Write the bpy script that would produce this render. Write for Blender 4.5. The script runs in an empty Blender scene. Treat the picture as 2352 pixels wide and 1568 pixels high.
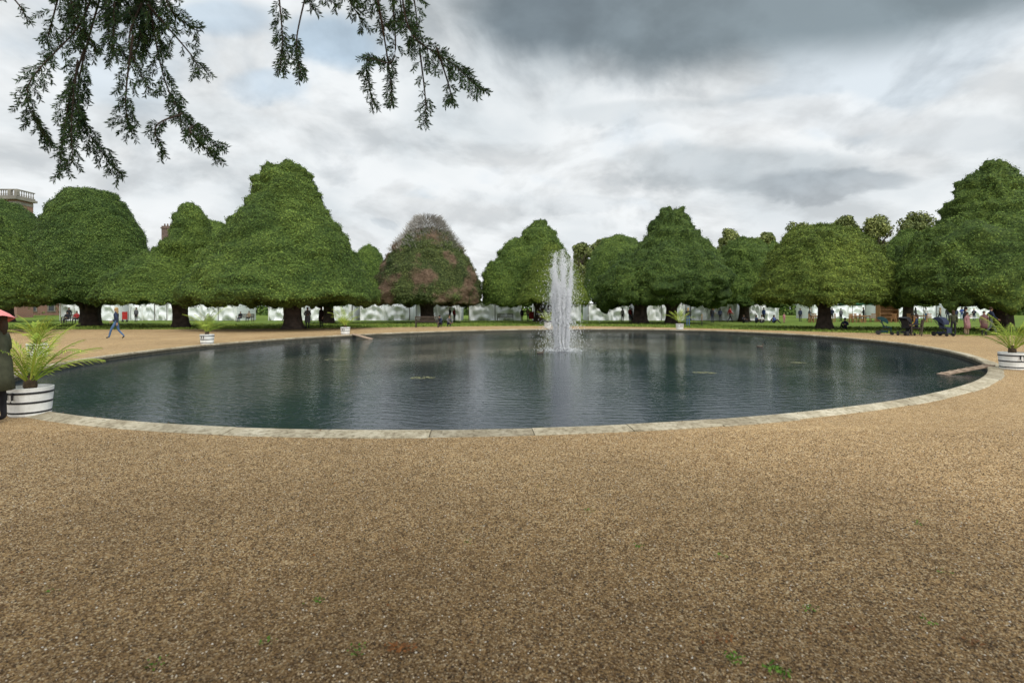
import bpy, math, random, numpy as np
from mathutils import Vector, Matrix
rng=np.random.default_rng(7); random.seed(7)
S=bpy.context.scene; COL=S.collection
R=math.radians
# ------------------------------------------------------------ materials
def newmat(name):
    m=bpy.data.materials.new(name); m.use_nodes=True
    nt=m.node_tree; b=nt.nodes['Principled BSDF']; return m,nt,b
def N(nt,t,**k):
    n=nt.nodes.new(t)
    for a,v in k.items(): setattr(n,a,v)
    return n
def ramp(nt,fac,stops):
    r=N(nt,'ShaderNodeValToRGB'); e=r.color_ramp.elements
    while len(e)<len(stops): e.new(0.5)
    for i,(p,c) in enumerate(stops):
        e[i].position=p; e[i].color=(c[0],c[1],c[2],1)
    nt.links.new(fac,r.inputs[0]); return r.outputs[0]
def mixc(nt,fac,a,b,mode='MIX'):
    n=N(nt,'ShaderNodeMix',data_type='RGBA',blend_type=mode)
    for i,v in ((0,fac),(6,a),(7,b)):
        if isinstance(v,(int,float)): n.inputs[i].default_value=v
        elif isinstance(v,(tuple,list)): n.inputs[i].default_value=(v[0],v[1],v[2],1)
        else: nt.links.new(v,n.inputs[i])
    return n.outputs[2]
def noise(nt,scale,detail=4,rough=.55,vec=None,dist=0):
    n=N(nt,'ShaderNodeTexNoise'); n.inputs['Scale'].default_value=scale; n.inputs['Detail'].default_value=detail
    n.inputs['Roughness'].default_value=rough; n.inputs['Distortion'].default_value=dist
    if vec is None:
        g=N(nt,'ShaderNodeNewGeometry'); vec=g.outputs['Position']
    nt.links.new(vec,n.inputs['Vector']); return n.outputs['Fac']
def mth(nt,op,a,b_=None,c_=None,clamp=False):
    n=N(nt,'ShaderNodeMath',operation=op,use_clamp=clamp)
    for i,v in enumerate((a,b_,c_)):
        if v is None: continue
        if isinstance(v,(int,float)): n.inputs[i].default_value=v
        else: nt.links.new(v,n.inputs[i])
    return n.outputs[0]
def M(name,c1,c2=None,scale=4,rough=.8,bump=0,bscale=30,metal=0,spec=.3):
    m,nt,b=newmat(name)
    b.inputs['Roughness'].default_value=rough; b.inputs['Metallic'].default_value=metal
    b.inputs['Specular IOR Level'].default_value=spec
    if c2 is None: c2=tuple(x*.75 for x in c1)
    f=noise(nt,scale,3)
    nt.links.new(ramp(nt,f,[(.35,c1),(.65,c2)]),b.inputs['Base Color'])
    if bump:
        bn=N(nt,'ShaderNodeBump'); bn.inputs['Strength'].default_value=bump; bn.inputs['Distance'].default_value=.02
        nt.links.new(noise(nt,bscale,4),bn.inputs['Height']); nt.links.new(bn.outputs[0],b.inputs['Normal'])
    return m
def foliage(name,dark,mid,light,big=.35,brown=None,fine=False):
    m,nt,b=newmat(name)
    if fine: f1=noise(nt,7.5,4,.75)
    else: f1=N(nt,'ShaderNodeNewGeometry').outputs['Random Per Island']
    c=ramp(nt,f1,[(.34,dark),(.5,mid),(.68,light)] if fine else [(.0,dark),(.5,mid),(1,light)])
    f2=noise(nt,big,4,.7)
    v=ramp(nt,f2,[(.32,(.62,.68,.62)),(.68,(1.35,1.26,1.0))])
    c=mixc(nt,1.0,c,v,'MULTIPLY')
    if brown:
        tc=N(nt,'ShaderNodeTexCoord'); mp=N(nt,'ShaderNodeMapping'); nt.links.new(tc.outputs['Object'],mp.inputs[0])
        f3=noise(nt,.33,4,.6,mp.outputs[0])
        fm=ramp(nt,f3,[(brown[1],(0,0,0)),(brown[1]+.1,(1,1,1))])
        c=mixc(nt,fm,c,brown[0])
    nt.links.new(c,b.inputs['Base Color']); b.inputs['Roughness'].default_value=.7; b.inputs['Specular IOR Level'].default_value=.15
    if fine:
        bn=N(nt,'ShaderNodeBump'); bn.inputs['Strength'].default_value=1.0; bn.inputs['Distance'].default_value=.15
        nt.links.new(f1,bn.inputs['Height']); nt.links.new(bn.outputs[0],b.inputs['Normal'])
    return m
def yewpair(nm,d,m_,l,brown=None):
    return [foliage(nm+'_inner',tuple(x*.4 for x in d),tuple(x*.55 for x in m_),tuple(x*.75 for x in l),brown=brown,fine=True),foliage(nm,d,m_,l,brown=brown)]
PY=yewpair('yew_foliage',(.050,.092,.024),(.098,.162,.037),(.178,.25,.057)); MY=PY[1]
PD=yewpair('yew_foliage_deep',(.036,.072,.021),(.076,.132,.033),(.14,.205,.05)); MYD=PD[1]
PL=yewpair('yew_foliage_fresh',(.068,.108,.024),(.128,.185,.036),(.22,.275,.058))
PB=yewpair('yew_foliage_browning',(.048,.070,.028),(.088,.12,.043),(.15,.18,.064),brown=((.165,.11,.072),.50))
MGREY=M('bare_grey_twigs',(.40,.38,.35),(.25,.23,.20),3,.9)
MFAR=foliage('broadleaf_foliage',(.095,.12,.05),(.16,.19,.075),(.25,.275,.105),.12)
MNEED=foliage('yew_needles',(.012,.031,.015),(.029,.066,.025),(.068,.12,.038),2)
MBARK=M('yew_bark',(.085,.060,.046),(.04,.03,.023),3,.9,.8,12)
MPALM=foliage('palm_leaflets',(.15,.25,.04),(.28,.38,.06),(.46,.49,.1),1.5)
MWHITE=M('white_paint',(.84,.84,.81),(.72,.72,.68),6,.5,.15,40)
MBLACK=M('black_iron',(.02,.02,.022),(.03,.03,.03),5,.5)
MSOIL=M('soil',(.04,.028,.018),(.02,.015,.01),20,.95)
MTEAK=M('weathered_teak',(.09,.07,.055),(.05,.04,.03),8,.8)
MWOOD=M('new_wood',(.36,.19,.08),(.24,.12,.05),6,.7)
MPLANK=M('grey_plank',(.42,.31,.22),(.28,.20,.14),8,.8,.3)
MCANVAS=M('white_canvas',(.88,.89,.88),(.72,.75,.75),.6,.7)
# ------------------------------------------------------------ geometry helper
class G:
    def __init__(s): s.V=[];s.F=[];s.I=[]
    def add(s,V,F,m=0):
        o=len(s.V); s.V+= [tuple(v) for v in V]
        for f in F: s.F.append(tuple(i+o for i in f)); s.I.append(m)
    def box(s,c,d,m=0,rot=None,taper=1):
        hx,hy,hz=d[0]/2,d[1]/2,d[2]/2
        V=[]
        for z,t in ((-hz,1),(hz,taper)):
            for x,y in ((-1,-1),(1,-1),(1,1),(-1,1)):
                V.append(Vector((x*hx*t,y*hy*t,z)))
        if rot is not None: V=[rot@v for v in V]
        V=[v+Vector(c) for v in V]
        s.add(V,[(3,2,1,0),(4,5,6,7),(0,1,5,4),(1,2,6,5),(2,3,7,6),(3,0,4,7)],m)
    def tube(s,P,r,n=7,m=0,cap=True):
        P=[Vector(p) for p in P]; V=[];k=len(P)
        if not isinstance(r,(list,tuple)): r=[r]*k
        up=Vector((0,0,1))
        for i,p in enumerate(P):
            t=(P[min(i+1,k-1)]-P[max(i-1,0)]).normalized()
            a=t.cross(up)
            if a.length<.1: a=t.cross(Vector((0,1,0)))
            a.normalize(); b=t.cross(a)
            for j in range(n):
                q=2*math.pi*j/n; V.append(p+(a*math.cos(q)+b*math.sin(q))*r[i])
        F=[(i*n+j,i*n+(j+1)%n,(i+1)*n+(j+1)%n,(i+1)*n+j) for i in range(k-1) for j in range(n)]
        if cap: F+=[tuple(range(n-1,-1,-1)),tuple((k-1)*n+j for j in range(n))]
        s.add(V,F,m)
    def lathe(s,prof,n=24,m=0,c=(0,0,0),sx=1,sy=1,fn=None):
        V=[];k=len(prof)
        for r,z in prof:
            for j in range(n):
                q=2*math.pi*j/n; rr=r*(fn(q,z) if fn else 1)
                V.append((c[0]+rr*math.cos(q)*sx,c[1]+rr*math.sin(q)*sy,c[2]+z))
        F=[(i*n+j,i*n+(j+1)%n,(i+1)*n+(j+1)%n,(i+1)*n+j) for i in range(k-1) for j in range(n)]
        s.add(V,F,m)
    def ell(s,c,r,n=10,m=0):
        k=n//2+1
        prof=[(max(.001,math.sin(math.pi*i/k)),-math.cos(math.pi*i/k)) for i in range(k+1)]
        V=[]
        for a,z in prof:
            for j in range(n):
                q=2*math.pi*j/n; V.append((c[0]+a*math.cos(q)*r[0],c[1]+a*math.sin(q)*r[1],c[2]+z*r[2]))
        F=[(i*n+j,i*n+(j+1)%n,(i+1)*n+(j+1)%n,(i+1)*n+j) for i in range(k) for j in range(n)]
        s.add(V,F,m)
    def ob(s,name,mats,parent=None,smooth=False,loc=(0,0,0)):
        return mob(name,s.V,s.F,mats,s.I,parent,smooth,loc)
def mob(name,V,F,mats,I=None,parent=None,smooth=False,loc=(0,0,0)):
    me=bpy.data.meshes.new(name); me.from_pydata(V,[],F)
    for m in (mats if isinstance(mats,(list,tuple)) else [mats]): me.materials.append(m)
    if I is not None: me.polygons.foreach_set('material_index',np.array(I,dtype=np.int32))
    if smooth is True: me.polygons.foreach_set('use_smooth',np.ones(len(me.polygons),dtype=bool))
    elif smooth is not False: me.polygons.foreach_set('use_smooth',np.array(smooth,dtype=bool))
    me.update()
    o=bpy.data.objects.new(name,me); COL.objects.link(o); o.location=loc
    if parent: o.parent=parent
    return o
def thing(name,loc,label,cat,group=None,rot=0,scale=1):
    o=bpy.data.objects.new(name,None); o.empty_display_size=.3; COL.objects.link(o)
    o.location=(loc[0],loc[1],loc[2] if len(loc)>2 else 0); o.rotation_euler=(0,0,rot); o.scale=(scale,)*3
    o['label']=label; o['category']=cat
    if group: o['group']=group
    return o
def copy_thing(root,loc,rot=0,scale=1,label=None):
    n=root.copy(); COL.objects.link(n); n.location=(loc[0],loc[1],loc[2] if len(loc)>2 else 0)
    n.rotation_euler=(0,0,rot); n.scale=(scale,)*3
    if label: n['label']=label
    def rec(a,b):
        for c in a.children:
            d=c.copy(); COL.objects.link(d); d.parent=b; rec(c,d)
    rec(root,n); return n
def structure(o): o['kind']='structure'; return o
# ------------------------------------------------------------ numpy value noise
def h3(i,j,k,sd):
    n=(i*374761393+j*668265263+k*2147483647+sd*974711)&0xffffffff
    n=((n^(n>>13))*1274126177)&0xffffffff
    return ((n^(n>>16))&0xffff)/32767.5-1
def vn(p,sd=0):
    f=np.floor(p); t=p-f; t=t*t*(3-2*t); i=f.astype(np.int64); o=0
    for a in (0,1):
        wa=t[:,0] if a else 1-t[:,0]
        for b in (0,1):
            wb=t[:,1] if b else 1-t[:,1]
            for c in (0,1):
                wc=t[:,2] if c else 1-t[:,2]
                o=o+wa*wb*wc*h3(i[:,0]+a,i[:,1]+b,i[:,2]+c,sd)
    return o
def billow(p,sc,sd):
    p=p*np.array([1,1,1.7])
    return np.abs(vn(p/sc,sd))*1.0+.65*np.abs(vn(p/sc*2.1,sd+5))+.42*np.abs(vn(p/sc*4.3,sd+8))-.6
def leaves(P,Nn,size,tilt=.8,asp=.6):
    n=len(P); d=Nn+rng.normal(0,tilt,(n,3)); d/=np.linalg.norm(d,axis=1,keepdims=True)+1e-9
    a=np.cross(d,rng.normal(0,1,(n,3))); a/=np.linalg.norm(a,axis=1,keepdims=True)+1e-9
    b=np.cross(d,a); s=size*rng.uniform(.55,1.3,(n,1))
    V=np.stack([P-a*s*.5,P+b*s*.5*asp-a*s*.05,P+a*s*.55,P-b*s*.5*asp+a*s*.05],1).reshape(-1,3)
    return V
def surf(k,r,z,q,seg,L,c,sd,amp,sc,zb=None):
    nr=seg[k,1]/L[k]; nz=-seg[k,0]/L[k]
    nrm=np.stack([nr*np.cos(q),nr*np.sin(q),nz],1)
    P=np.stack([r*np.cos(q),r*np.sin(q),z],1)
    big=vn(P/(sc*2.6)+sd,sd+9)
    d=amp*billow(P+sd*7.3,sc,sd)*2+big*amp*1.0
    o=P+nrm*d[:,None]+np.array([c[0],c[1],0])
    # ragged, undulating skirt
    low=np.clip(1-(z-zb)/1.6,0,1); Pf=np.stack([P[:,0]/1.5,P[:,1]/1.5,np.zeros(len(P))],1)
    o[:,2]+=low*(.30*vn(Pf,sd+3)+.16*vn(Pf*2.7,sd+4)+.08)
    return o,nrm
def smoothprof(prof,k=6):
    p=[prof[0]]+list(prof)+[prof[-1]]; out=[]
    for i in range(1,len(p)-2):
        for j in range(k):
            t=j/k; a,b,c,d=[np.array(x,float) for x in p[i-1:i+3]]
            v=.5*((2*b)+(-a+c)*t+(2*a-5*b+4*c-d)*t*t+(-a+3*b-3*c+d)*t**3)
            out.append((max(.02,v[0]),v[1]))
    out.append(prof[-1]); return out
def crown(parent,lobes,sd,amp,sc,nleaf,size,mats):
    V=[];F=[];I=[];base=0
    tot=sum(max(r for r,z in l[1])**1.5 for l in lobes)
    for li,(c,prof) in enumerate(lobes):
        pr=np.array(smoothprof(prof),float); seg=np.diff(pr,axis=0); L=np.hypot(seg[:,0],seg[:,1])+1e-6; zb=pr[:,1].min()
        rows=[];nth=120; q=np.linspace(0,2*np.pi,nth,endpoint=False); nk=len(pr)
        for k in range(nk):
            kk=min(k,len(seg)-1)
            P,nn=surf(np.full(nth,kk),np.full(nth,pr[k,0]),np.full(nth,pr[k,1]),q,seg,L,c,sd+li,amp,sc,zb)
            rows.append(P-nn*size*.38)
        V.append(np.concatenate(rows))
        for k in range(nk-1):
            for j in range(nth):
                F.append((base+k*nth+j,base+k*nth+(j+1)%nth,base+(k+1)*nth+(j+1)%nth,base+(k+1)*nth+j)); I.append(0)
        base+=nk*nth
        n=int(nleaf*max(r for r,z in prof)**1.5/tot)
        w=L*(pr[:-1,0]+pr[1:,0]+.15); w=w*np.where(seg[:,0]>0,np.where(pr[:-1,1]<pr[:,1].min()+1,.45,1),1)
        k=rng.choice(len(L),n,p=w/w.sum()); t=rng.random(n)
        P,nn=surf(k,pr[k,0]+seg[k,0]*t,pr[k,1]+seg[k,1]*t,rng.random(n)*2*np.pi,seg,L,c,sd+li,amp,sc,zb)
        P=P+nn*rng.normal(0,size*.36,(n,1))
        V.append(leaves(P,nn+np.array([0,0,.4]),size,.55,.42))
        F+=[(base+4*i,base+4*i+1,base+4*i+2,base+4*i+3) for i in range(n)]; I+=[1]*n
        base+=4*n
    V=np.concatenate(V); I=np.array(I)
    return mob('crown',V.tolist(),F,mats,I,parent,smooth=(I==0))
def trunk(parent,h,r,sd,spread=3.0,c=(0,0),nl=6):
    g=G(); rr=random.Random(sd); ph=[rr.random()*6 for _ in range(4)]
    fn=lambda q,z:1+.13*math.sin(3*q+ph[0]+z*.5)+.09*math.sin(5*q+ph[1]-z*.8)+.06*math.sin(9*q+ph[2]+z*1.2)
    prof=[(r*1.5,-.1),(r*1.15,.12),(r*.98,.45),(r*.85,h*.5),(r*.85,h*.75),(r*1.0,h),(r*.8,h+1.0),(r*.3,h+2.2)]
    g.lathe(prof,22,0,(c[0],c[1],0),fn=fn)
    for i in range(nl):
        q=2*math.pi*i/nl+rr.random()*.6; s=spread*rr.uniform(.7,1.1)
        P=[(c[0]+math.cos(q)*r*.3,c[1]+math.sin(q)*r*.3,h*.7),(c[0]+math.cos(q)*(r*.8+.12*s),c[1]+math.sin(q)*(r*.8+.12*s),h*1.05),
           (c[0]+math.cos(q)*(r+.5*s),c[1]+math.sin(q)*(r+.5*s),h*1.35),(c[0]+math.cos(q)*(r+s),c[1]+math.sin(q)*(r+s),h*1.4+.8)]
        g.tube(P,[r*.36,r*.28,r*.2,r*.07],8)
    return g.ob('trunk',MBARK,parent,True)
def yew(d,tx,lobes,sd,amp,sc,nleaf,tr,mats=None,label='',size=.125,trunks=None):
    t=thing('yew_tree',(tx,d,0),label,'tree','clipped yew trees around the pond')
    L=[]
    for cx,cy,prof in lobes:
        p=[(max(.25,r-.22),z) for r,z in prof]; r0,z0=p[0]; rt,zt=p[-1]
        p=[(.05,z0+.9),(r0*.55,z0+.45),(r0*.9,z0-.02)]+[(r0,z0+.25)]+[(r,z-.22) for r,z in p[1:]]+[(rt*.6,zt-.02),(.05,zt+.06)]
        L.append(((cx-tx,cy),p))
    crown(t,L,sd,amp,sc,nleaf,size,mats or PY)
    zb=min(l[2][0][1] for l in lobes)
    for (ox,oy,r) in (trunks or [(0,0,tr)]): trunk(t,zb+.15,r,sd+int(ox*10),min(3.2,lobes[0][2][0][0]*.6),(ox,oy))
    return t
yew(34,-35.5,[(-35.8,0,[(4.0,1.8),(4.1,3.0),(3.6,5.0),(2.5,7.0),(1.2,8.1)]),(-34.1,-1.6,[(2.3,1.9),(2.4,3.0),(2.0,4.6),(1.1,5.6)])],11,.22,1.2,30000,.55,label='broad rounded clipped yew with low skirt of foliage')
yew(47,-38.5,[(-38.6,0,[(5.1,2.0),(5.2,4.3),(4.7,6.5),(4.1,8.7),(3.5,10.3),(2.8,11.5),(2.1,12.4)])],12,.17,1.4,52000,.8,PD,label='tall bell-shaped clipped yew with flattened top',size=.145)
yew(43,-27.7,[(-29.3,0,[(5.0,2.0),(4.6,3.4),(3.6,5.0),(2.2,6.1),(1.1,6.5)]),(-27.4,.8,[(2.4,4.3),(2.1,6.0),(2.45,7.1),(1.75,7.8),(1.4,9.3),(.9,10.4)]),(-25.9,.8,[(2.1,2.4),(2.3,4.4),(1.7,5.8),(1.0,6.4)])],13,.19,1.2,54000,.62,label='tiered clipped yew with narrow top above wide lower tier')
yew(40,-17.1,[(-17.6,0,[(7.2,2.1),(6.6,3.9),(5.4,5.9),(4.5,7.6),(3.4,9.3),(2.65,10.7),(2.15,11.9),(1.75,12.5)]),(-15.9,-.6,[(4.0,2.0),(4.0,4.5),(3.6,6.6),(2.7,8.1),(1.4,9.2)]),(-20.5,-1.6,[(3.5,2.0),(3.4,4.0),(2.5,5.9),(1.3,7.0)])],14,.27,1.35,100000,.72,label='largest clipped yew, bell-shaped with blunt flat top',size=.13)
yew(55,-19.7,[(-18.8,0,[(4.3,2.1),(4.2,4.0),(3.4,6.2),(2.0,7.8),(.8,8.5)])],15,.18,1.3,18000,.55,PD,label='rounded clipped yew standing behind the largest one',size=.17)
yew(75,-20.9,[(-20.9,0,[(2.7,2.2),(2.6,6.5),(2.2,8.9),(1.3,10.5),(.5,10.9)])],16,.12,1.3,12000,.5,label='small smooth domed clipped yew',size=.2)
t6=yew(58,-9.5,[(-9.5,0,[(6.2,2.1),(6.1,4.2),(5.2,6.8),(4.2,8.4),(3.1,9.6),(2.0,10.4)])],17,.27,1.3,36000,.8,PB,'browning clipped yew with a bare grey twiggy top',.17)
yew(61,3.3,[(3.3,0,[(4.1,2.1),(4.2,5.0),(4.0,7.4),(2.9,9.2),(2.35,10.4),(1.3,11.8)]),(-.8,-2.0,[(2.8,2.1),(2.9,4.8),(2.2,6.8),(1.0,7.6)]),(.7,-1.2,[(2.6,5),(2.5,7.6),(1.8,9.0),(.9,9.6)])],18,.24,1.2,40000,.7,label='layered clipped yew with several rounded tiers',size=.17)
yew(52,4.05,[(4.05,0,[(3.9,2.1),(3.4,3.9),(2.7,5.6),(1.8,7.2),(1.0,8.1)])],19,.13,1.0,30000,.5,PL,'small conical clipped yew beyond the fountain',.14)
yew(55,16.4,[(15.7,0,[(6.5,2.1),(6.5,4.4),(5.4,6.3),(4.0,7.5)]),(17.2,.8,[(4.7,5.2),(4.2,7.7),(3.1,9.6),(2.3,11.0),(1.4,12.1)]),(11.9,-2.8,[(2.6,2.2),(2.8,4.2),(1.8,5.8)]),(18.8,-3.2,[(3.0,2.6),(3.3,4.8),(2.2,6.8)]),(14.8,-4.2,[(2.8,3.2),(3,5.2),(1.8,7.2)]),(20,-1,[(2.4,4),(2.4,6.4),(1.5,8)])],20,.42,1.35,76000,.6,PD,label='cloud-pruned dark yew with billowing lobes and two trunks',size=.16,trunks=[(-2.6,0,.75),(.6,-.4,.6)])
yew(75,15.5,[(15.5,0,[(5.0,2.2),(5.0,7.5),(4.0,10.0),(2.4,11.8),(1.0,12.3)])],21,.22,1.4,16000,.6,label='rounded clipped yew partly hidden behind a darker one',size=.21)
yew(62,28.1,[(28.1,0,[(4.2,2.1),(4.0,5.2),(3.3,7.9),(2.5,9.4),(1.4,10.1)]),(26.4,-1.6,[(2.4,2.1),(2.5,4.4),(1.5,6.2)])],22,.28,1.1,26000,.6,label='rounded clipped yew with puffy lower lobes',size=.17)
yew(90,46,[(46,0,[(3,2.1),(2.8,9.0),(2.0,12),(.9,13.3)])],23,.2,1.4,7000,.6,label='distant rounded clipped yew',size=.26)
yew(40,24.3,[(24.2,0,[(5.2,2.0),(5.1,3.4),(4.4,5.4),(3.4,6.9),(2.3,7.8),(1.4,8.2)])],24,.25,1.0,60000,.5,PL,'domed fresh green clipped yew on a single trunk')
yew(36,34.3,[(33.4,0,[(6.9,1.9),(7.0,3.6),(5.9,5.5),(4.5,6.9)]),(34.3,.6,[(4.2,5.2),(3.6,7.4),(2.9,8.7),(2.4,10.0),(1.9,11.0),(1.1,11.6)]),(29.6,-1.7,[(2.9,2.0),(3.0,4.0),(2.0,5.8)]),(33.6,-4,[(3.6,2.1),(3.7,4.2),(2.4,6.2)]),(30.8,-.2,[(2.4,5.2),(2.1,6.8),(1.1,7.7)])],25,.35,1.2,90000,.6,label='tall dense clipped yew with bulging base and narrow crown',size=.13)
yew(62,47.8,[(47.8,0,[(3.2,2.1),(3.1,6.0),(2.6,9.0),(1.2,11.1)])],26,.18,1.3,15000,.55,label='rounded clipped yew standing further back',size=.17)
yew(60,-59,[(-59,0,[(4.2,2.2),(4.1,8.0),(3.2,11.8),(1.6,13.9)])],27,.18,1.4,14000,.6,PD,label='dark rounded clipped yew before the palace',size=.19)
yew(75,-43.6,[(-43.6,0,[(4,2.2),(3.8,9.5),(2.9,12.4),(1.4,14.4)])],28,.18,1.4,12000,.6,label='distant domed clipped yew',size=.22)
# bare grey top of browning yew
g=G(); rr=random.Random(3)
for i in range(4200):
    q=rr.random()*6.28; u=rr.random()**1.0; z=8.0+u*4.0; rad=4.75-u*3.2; a=rad*rr.random()**.22
    e=Vector((a*math.cos(q)+rr.gauss(0,.08),a*math.sin(q)+rr.gauss(0,.08),z+rr.random()*.25)); p=e-Vector((math.cos(q)*rr.uniform(.2,.5),math.sin(q)*rr.uniform(.2,.5),rr.uniform(.15,.4)))
    g.tube([p,(p+e)/2+Vector((rr.gauss(0,.06),rr.gauss(0,.06),0)),e],[.02,.018,.01],3,0,False)
for i in range(26):
    q=i*2.4; a=rr.uniform(1.2,3.2); g.tube([(0,0,7.5),(a*.4*math.cos(q),a*.4*math.sin(q),9),(a*math.cos(q),a*math.sin(q),11.9-a*.55)],[.12,.08,.02],5)
g.ob('bare_twigs',MGREY,t6)
# ------------------------------------------------------------ distant natural trees
def broad(x,d,top,r,sd):
    t=thing('broadleaf_tree',(x,d,0),'tall distant broadleaf tree with ragged green crown','tree','distant trees beyond the garden')
    P=[];Nn=[];g=G()
    rr=random.Random(sd); nb=70
    for i in range(nb):
        u=rr.random(); z=top*.22+(top*.78-1.4)*u; rad=r*math.sqrt(max(.04,1-((u-.45)/.62)**2))
        q=rr.random()*6.28; a=rad*rr.uniform(.2,.95); c=np.array([a*math.cos(q),a*math.sin(q),z]); br=r*rr.uniform(.24,.40)
        n=300; v=rng.normal(0,1,(n,3)); v/=np.linalg.norm(v,axis=1,keepdims=True)
        P.append(c+v*br*rng.uniform(.6,1.1,(n,1))); Nn.append(v+np.array([0,0,.4]))
    P=np.concatenate(P);Nn=np.concatenate(Nn); V=leaves(P,Nn,.55,.7,.7)
    F=[(4*i,4*i+1,4*i+2,4*i+3) for i in range(len(P))]
    mob('crown',V.tolist(),F,MFAR,None,t)
    g.tube([(0,0,-.1),(0,0,top*.3),(.2,0,top*.55),(0,0,top*.85)],[.6,.45,.3,.08],9)
    for i in range(6):
        q=i*1.05; g.tube([(0,0,top*(.3+.06*i)),(math.cos(q)*r*.35,math.sin(q)*r*.35,top*(.45+.06*i)),(math.cos(q)*r*.7,math.sin(q)*r*.7,top*(.52+.06*i))],[.22,.15,.05],6)
    g.ob('trunk',MBARK,t,True)
for i,(x,top,r) in enumerate([(17.4,18.8,3.4),(22.3,20,2.8),(28.5,19.6,4),(55,22.3,3.4),(64.5,21.6,3.2),(73,23.6,4.6),(84,25.6,3.9),(92.5,25.5,4.8),(102.5,26.6,4.8),(113,24,4.2)]):
    broad(x,130,top,r,40+i)
P=rng.uniform(0,1,(42000,3)); P=np.stack([P[:,0]*300-140,P[:,1]*3+118,np.abs(P[:,2])*4.0+rng.normal(0,.25,42000)],1)
V=leaves(P,np.tile([0,-1,.5],(len(P),1)),.75)
hd=mob('hedge',V.tolist(),[(4*i,4*i+1,4*i+2,4*i+3) for i in range(len(P))],MYD); hd['kind']='stuff'; hd['label']='long dark green hedge beyond the tents'; hd['category']='hedge'
# ------------------------------------------------------------ pond outline (surveyed kerb points fitted with an ellipse)
sv=np.array([(-1.0,6.35),(3.03,6.82),(4.2,7.35),(6.8,8.7),(9.9,11),(13.1,13.8),(15.3,16.6),(17.4,20.5),(18.3,23.3),(18.2,30),(13,36.3),(4.2,40),(-5.4,36.8),(-9.1,31),(-13.3,22.5),(-14.1,17.6),(-13.1,14.5),(-6.3,7.2),(-4.4,6.65),(-2.96,6.4)])
x,y=sv[:,0],sv[:,1]; A=np.stack([x*x,x*y,y*y,x,y],1); wts=1/y
co=np.linalg.lstsq(A*wts[:,None],np.ones(len(x))*wts,rcond=None)[0]
Q=np.array([[co[0],co[1]/2],[co[1]/2,co[2]]]); cen=np.linalg.solve(-2*Q,co[3:5]); kk=1+cen@Q@cen
ev,U=np.linalg.eigh(Q/kk); ax=1/np.sqrt(ev)
def pond(t,off=0):
    c,s=np.cos(t),np.sin(t); p=np.stack([ax[0]*c,ax[1]*s],-1)@U.T+cen
    n=np.stack([c/ax[0],s/ax[1]],-1); n/=np.linalg.norm(n,axis=-1,keepdims=True); n=n@U.T
    return p+n*off
WZ=-.15
m,nt,b=newmat('gravel'); geo=N(nt,'ShaderNodeNewGeometry')
vo=N(nt,'ShaderNodeTexVoronoi'); vo.inputs['Scale'].default_value=95; nt.links.new(geo.outputs['Position'],vo.inputs['Vector'])
sep=N(nt,'ShaderNodeSeparateColor'); nt.links.new(vo.outputs['Color'],sep.inputs[0])
c=ramp(nt,sep.outputs[0],[(0,(.19,.115,.05)),(.35,(.44,.285,.135)),(.75,(.63,.44,.22)),(1,(.80,.67,.46))])
big=noise(nt,.35,5,.6); c=mixc(nt,1,c,ramp(nt,big,[(.3,(.82,.80,.77)),(.7,(1.10,1.09,1.06))]),'MULTIPLY')
fine=noise(nt,7,6,.8); c=mixc(nt,1,c,ramp(nt,fine,[(.3,(.68,.66,.63)),(.7,(1.2,1.2,1.2))]),'MULTIPLY')
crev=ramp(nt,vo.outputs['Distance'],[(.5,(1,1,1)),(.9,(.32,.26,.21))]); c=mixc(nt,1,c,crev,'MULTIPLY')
# tree shade and vignette painted into the near gravel colour, with some wetness
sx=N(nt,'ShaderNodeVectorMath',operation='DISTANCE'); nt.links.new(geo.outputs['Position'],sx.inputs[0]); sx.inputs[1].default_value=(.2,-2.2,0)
damp_shade=mth(nt,'ADD',sx.outputs['Value'],mth(nt,'MULTIPLY',mth(nt,'SUBTRACT',big,.5),3.0))
c=mixc(nt,1,c,ramp(nt,mth(nt,'MULTIPLY',damp_shade,.1),[(.40,(.46,.43,.40)),(.56,(.76,.74,.71)),(.76,(1,1,1))]),'MULTIPLY')
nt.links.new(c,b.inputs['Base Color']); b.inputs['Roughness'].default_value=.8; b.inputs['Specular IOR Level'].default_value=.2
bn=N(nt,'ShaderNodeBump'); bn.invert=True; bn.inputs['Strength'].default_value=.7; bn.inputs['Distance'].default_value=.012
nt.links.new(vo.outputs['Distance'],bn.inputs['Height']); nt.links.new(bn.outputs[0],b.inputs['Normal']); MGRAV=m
n=220; t=np.linspace(0,2*np.pi,n,endpoint=False)
V=[];F=[]
inner=pond(t,-.05)
for k,s in enumerate((1,1.12,1.35,1.8,2.6,4.5,9,20,50)):
    p=cen+(inner-cen)*s
    V+= [(a[0],a[1],0) for a in p]
for k in range(8):
    F+=[(k*n+j,k*n+(j+1)%n,(k+1)*n+(j+1)%n,(k+1)*n+j) for j in range(n)]
structure(mob('ground',V,F,MGRAV))
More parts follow.
